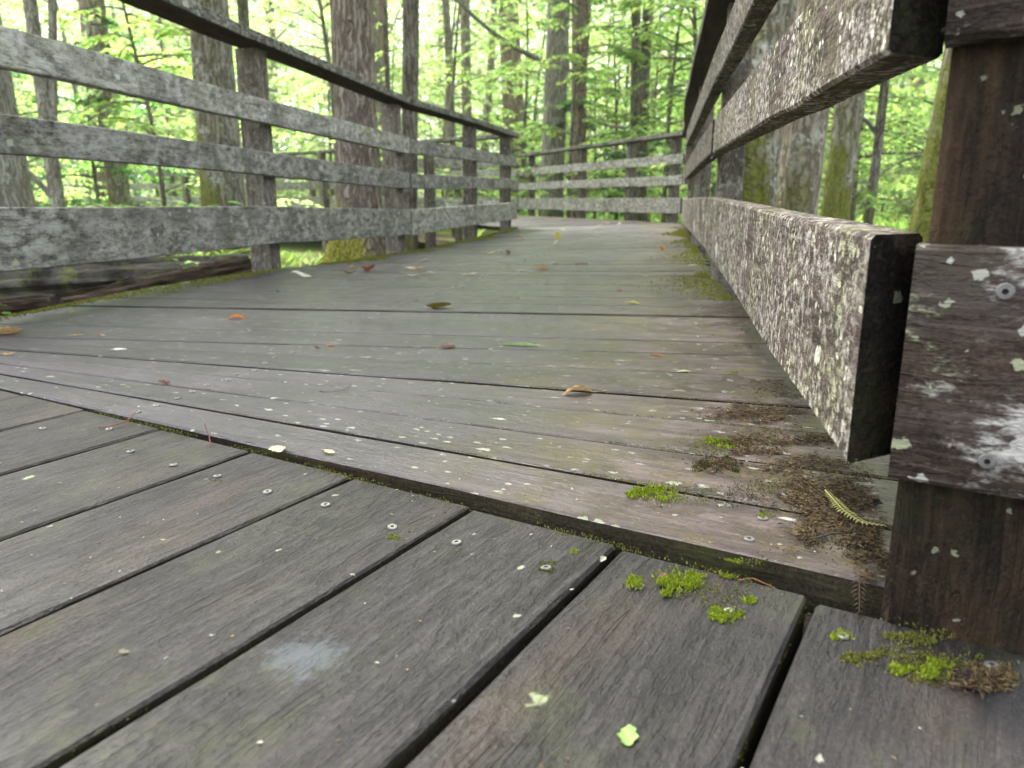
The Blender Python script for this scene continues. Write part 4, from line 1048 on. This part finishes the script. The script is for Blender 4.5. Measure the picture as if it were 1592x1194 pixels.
LV = [
 ('curled tan and orange leaf with long stalk casting a shadow mid-deck', 897, 612, 50, .55, 200, (.44, .27, .13), .16, .4, .18, .55, .15),
 ('glossy olive leaf with rust tip standing on edge', 682, 480, 40, .45, 185, OLIVE, .14, .3, .6, .12, 0),
 ('long narrow pale green leaf left of the brown curled leaf', 806, 538, 66, .22, 172, (.40, .55, .28), .05, .6, .3, .12, 0),
 ('small orange-brown curled leaf with stalk on the left boards', 370, 496, 28, .5, 10, ORANGE, .2, .5, .3, .7, .2),
 ('tan cupped leaf at the left picture edge', 14, 519, 40, .7, 20, TANC, .2, .8, 0, .2, .1),
 ('thin tan leaf scrap right of the cupped leaf', 117, 522, 26, .3, 5, TANC, .12, .5, 0, 0, .2),
 ('pale peach leaf scrap, second right of the cupped leaf', 155, 522, 18, .4, 170, (.55, .40, .26), .15, .5, 0, 0, .2),
 ('ragged tan scrap low at the left picture edge', 10, 551, 30, .35, 0, TANC, .1, .4, 0, 0, .3),
 ('flat white oval leaf on the left boards', 184, 543, 27, .55, 176, (.66, .66, .60), .03, .1, 0, 0, 0),
 ('pinkish-brown crumpled leaf near the centre of the deck', 697, 541, 26, .6, 15, PINK, .2, .9, .2, .2, .2),
 ('pale cream triangular leaf on the seam edge', 432, 699, 36, .75, -60, (.62, .58, .40), .04, .15, 0, 0, .12),
 ('pale yellow oval leaf right of the cream triangular leaf', 512, 703, 24, .5, -35, (.58, .54, .30), .05, .2, 0, .3, 0),
 ('domed pale leaf near the left edge of the deck', 468, 429, 34, .7, 175, (.62, .60, .50), .28, -.2, 0, .25, 0),
 ('dark rust curled leaf near the left edge moss', 572, 419, 23, .6, 165, (.22, .08, .03), .2, .9, .2, .15, .1),
 ('small yellow leaf beside the dark rust curled leaf', 550, 414, 16, .6, 10, (.60, .46, .12), .1, .4, 0, .2, 0),
 ('grey-brown shrivelled leaf in front of the small yellow leaf', 541, 424, 24, .4, 0, GREYB, .15, .6, 0, .5, .2),
 ('bright yellow flat leaf on the right half of the deck', 983, 473, 24, .55, 175, YEL, .06, .2, 0, .1, 0),
 ('red-brown leaf scrap at a board gap right of centre', 1022, 554, 24, .35, -20, (.36, .14, .05), .15, .6, 0, .3, .2),
 ('small orange leaf far right on the deck', 1030, 388, 11, .9, 40, (.62, .22, .04), .35, .5, .3, 0, 0),
 ('upright yellow leaf on the far screw line', 870, 367, 13, .85, 60, (.70, .58, .04), .6, .3, .9, 0, 0),
 ('white leaf just in front of the upright yellow leaf', 869, 377, 16, .6, 10, (.66, .60, .50), .3, .3, 0, 0, 0),
 ('tan and orange leaf with dark twig, far middle of the deck', 842, 418, 24, .6, 175, (.58, .36, .18), .2, .7, .2, .4, .2),
 ('curved cream leaf with raised stalk beside the tan and orange leaf', 815, 421, 25, .3, 172, (.64, .58, .44), .1, .4, 0, .3, 0),
 ('long cream leaf far left of the screw line', 763, 390, 33, .3, 180, (.62, .55, .36), .12, .4, 0, .1, 0),
 ('grey-brown curled leaf right of the long cream leaf', 790, 391, 15, .7, 70, (.36, .26, .17), .4, .5, .3, 0, .1),
 ('long tan leaf near the left deck edge', 645, 416, 34, .3, 178, (.52, .38, .26), .06, .3, 0, 0, 0),
 ('upper cream leaf of a pair in front of the long tan leaf', 665, 425, 20, .35, 180, (.60, .52, .36), .1, .3, 0, 0, 0),
 ('lower cream leaf of a pair in front of the long tan leaf', 640, 428, 18, .4, 175, (.58, .53, .34), .12, .3, 0, 0, 0),
 ('cream leaf on the screw line', 731, 427, 25, .35, 4, (.62, .52, .34), .1, .3, 0, 0, 0),
 ('pale folded leaf with dark stalk right of the screw line', 863, 408, 12, .6, 20, (.58, .48, .32), .3, .6, 0, .8, 0),
 ('reddish thin leaf far right of the screw line', 903, 410, 24, .25, 178, (.34, .14, .09), .15, .6, 0, 0, .2),
 ('long pale leaf at the far left deck edge', 661, 404, 26, .3, 0, (.60, .52, .40), .1, .3, 0, 0, 0),
 ('small brown curled leaf on the left foreground boards', 256, 596, 20, .4, 5, (.24, .11, .06), .25, .8, .2, .3, .2),
 ('yellow leaf far away near the bend', 943, 346, 10, .7, 0, (.62, .50, .10), .15, .3, 0, 0, 0),
 ('white leaf far away near the bend', 963, 349, 8, .7, 0, (.66, .62, .56), .3, .3, 0, 0, 0),
 ('pair of tan scraps far away at the bend', 933, 350, 10, .5, 0, (.55, .42, .30), .2, .3, 0, 0, 0),
 ('tan leaf beside the end post of the left fence', 808, 366, 16, .5, 170, (.48, .28, .18), .25, .5, 0, .3, .2),
 ('cream leaf behind the end post of the left fence', 874, 353, 11, .5, 0, (.60, .56, .44), .1, .3, 0, 0, 0),
 ('white leaf at the far right edge moss', 1077, 413, 15, .5, 5, (.64, .62, .52), .1, .2, 0, 0, 0),
 ('brown scrap right of the tan leaf, far right', 964, 453, 11, .6, 0, (.36, .20, .12), .3, .6, 0, 0, .2),
 ('upright pale bud-like leaf mid-deck', 818, 440, 9, .7, 80, (.56, .52, .34), .2, .6, .9, 0, 0),
 ('pink leaf scrap mid-deck right of the pale bud', 850, 440, 10, .6, 0, (.52, .32, .24), .2, .4, 0, 0, 0),
 ('small brown block-like leaf scrap left of centre', 493, 541, 10, .7, 0, (.16, .10, .08), .3, .6, 0, 0, 0),
 ('orange leaf scrap right of the brown block-like scrap', 515, 538, 17, .5, -10, (.46, .26, .16), .15, .6, 0, 0, .3),
 ('yellow-green leaf with curled stalk near the right litter', 1062, 579, 26, .35, 0, (.42, .46, .26), .08, .3, 0, .6, 0),
 ('pinkish bark flake on the bright foreground moss', 1030, 900, 26, .5, 55, (.24, .12, .10), .03, .3, .3, 0, .2),
]
for i, a in enumerate(LV):
    fallen_leaf(a[0], a[1], a[2], a[3], a[4], a[5], a[6], a[7], a[8], a[9], a[10], a[11], seed=i)
fallen_leaf('bitten bright green leaf piece on the nearest boards', 976, 1146, 46, .62, 78, (.30, .50, .14), .03, .2, 0, 0, .22, seed=71)
fallen_leaf('white crumpled scrap in the board gap below the seam', 937, 876, 18, .6, 60, (.58, .56, .46), .3, .8, .4, 0, .3, seed=72)
fallen_leaf('pale crumpled crumb on the left foreground board', 195, 1029, 15, .7, 10, (.42, .40, .30), .3, .8, .2, 0, .3, seed=73)
fallen_leaf('coral-red scrap at the foot of the corner post', 1545, 988, 22, .7, 30, (.62, .20, .10), .3, .6, .2, 0, .2, seed=74)
fallen_leaf('black shrivelled scrap beside the corner post', 1362, 787, 24, .6, 10, (.012, .01, .01), .3, .7, .2, 0, .4, seed=75)
# twigs and fronds
def twig(label, pts, rad, c, name='twig', needles=0, nl=.006, nc=None, z_up=.0012, cat='twig'):
    W3 = []
    for (px, py, up) in pts:
        p = on_plane(px, py, -.012 if py > 860 else 0.0); W3.append((p[0], p[1], surf_z(p[0], p[1]) + z_up + up))
    W3 = resample(np.array(W3), 14); o0 = W3[0].copy(); root = empty(name, tuple(o0)); tag(root, label, cat); W3 = W3 - o0
    obj('stem', mesh_np('stem', *tube(W3, np.linspace(rad, rad * .5, 14), 5, .1, 3), flat('twig_%s' % len(bpy.data.materials), c, .75)), root)
    if needles:
        r = np.random.default_rng(3); m = needles; u = np.linspace(.05, 1, m); P = np.stack([np.interp(u, np.linspace(0, 1, 14), W3[:, k]) for k in range(3)], 1)
        T_ = unit(np.gradient(P, axis=0)); S = unit(np.cross(T_, [0, 0, 1.0])) * np.where(np.arange(m) % 2, 1, -1)[:, None]
        D = unit(S + T_ * .7 + np.array([0, 0, .12])); Ls = nl * np.sin(np.clip(u, .1, .95) * math.pi) ** .5 * r.uniform(.8, 1.1, m)
        V, T, c2 = leaf_quads(P, D, np.tile([0, 0, 1.0], (m, 1)), Ls, Ls * .09 + .0002, np.ones((m, 3)) * np.array(nc), r)
        obj('needles', mesh_np('needles', V, T, M_TINT, col=c2), root)
twig('pale green feathery conifer frond on the litter beside the corner post', [(1282, 770, .004), (1310, 800, .003), (1340, 818, .002), (1374, 824, .003)], .0006, (.40, .38, .14), 'conifer_frond', 46, .0085, (.42, .42, .16), cat='frond')
twig('brown feathery frond hanging over the board end by the corner post', [(1326, 912, .004), (1332, 930, .005), (1336, 950, .002)], .0006, (.06, .04, .026), 'conifer_frond', 26, .007, (.07, .046, .03), cat='frond')
twig('thin reddish conifer twig on the left seam', [(153, 664, 0), (180, 662, .002), (198, 657, .003), (212, 645, .004)], .0008, (.20, .07, .05), needles=18, nl=.006, nc=(.20, .07, .05))
twig('short reddish twig standing up at the seam', [(327, 690, .0), (326, 686, .008), (322, 684, .016), (320, 684, .022)], .0008, (.18, .06, .05))
twig('grey curved twig mid-left on the boards', [(497, 608, 0), (515, 611, .001), (535, 609, .002), (546, 603, .003)], .0009, (.17, .14, .12))
twig('long tan twig left of the bright yellow leaf', [(735, 471, 0), (760, 467, .001), (776, 466, .002)], .0011, (.40, .30, .20))
twig('dark twig lying across the litter by the corner post', [(1262, 843, .001), (1290, 836, .002), (1322, 832, .001)], .0011, (.03, .022, .018))
twig('fine red stem across the nearest moss by the seam', [(1147, 905, 0), (1170, 907, .003), (1205, 918, .001)], .0006, (.20, .08, .04))

# ------------------------------------------------------------------ thin haze volume, added to pale the background
def haze():
    k = NT('added_haze')
    k.t.nodes.remove(k.b)
    v = k.n('ShaderNodeVolumePrincipled'); v.inputs['Color'].default_value = (.97, 1.0, .95, 1); v.inputs['Density'].default_value = 0.0014; v.inputs['Anisotropy'].default_value = .3
    k.t.links.new(v.outputs[0], k.out.inputs['Volume'])
    x0, x1, y0, y1, z0, z1 = -110, 110, -60, 110, -1.6, 34
    V = [(x, y, z) for z in (z0, z1) for y in (y0, y1) for x in (x0, x1)]
    Q = [(0, 2, 3, 1), (4, 5, 7, 6), (0, 1, 5, 4), (2, 6, 7, 3), (0, 4, 6, 2), (1, 3, 7, 5)]
    o = obj('haze', mesh_np('haze', np.array(V, float), np.array(Q), k.m)); tag(o, 'thin haze volume added to pale the background forest', 'haze', kind='stuff')
haze()
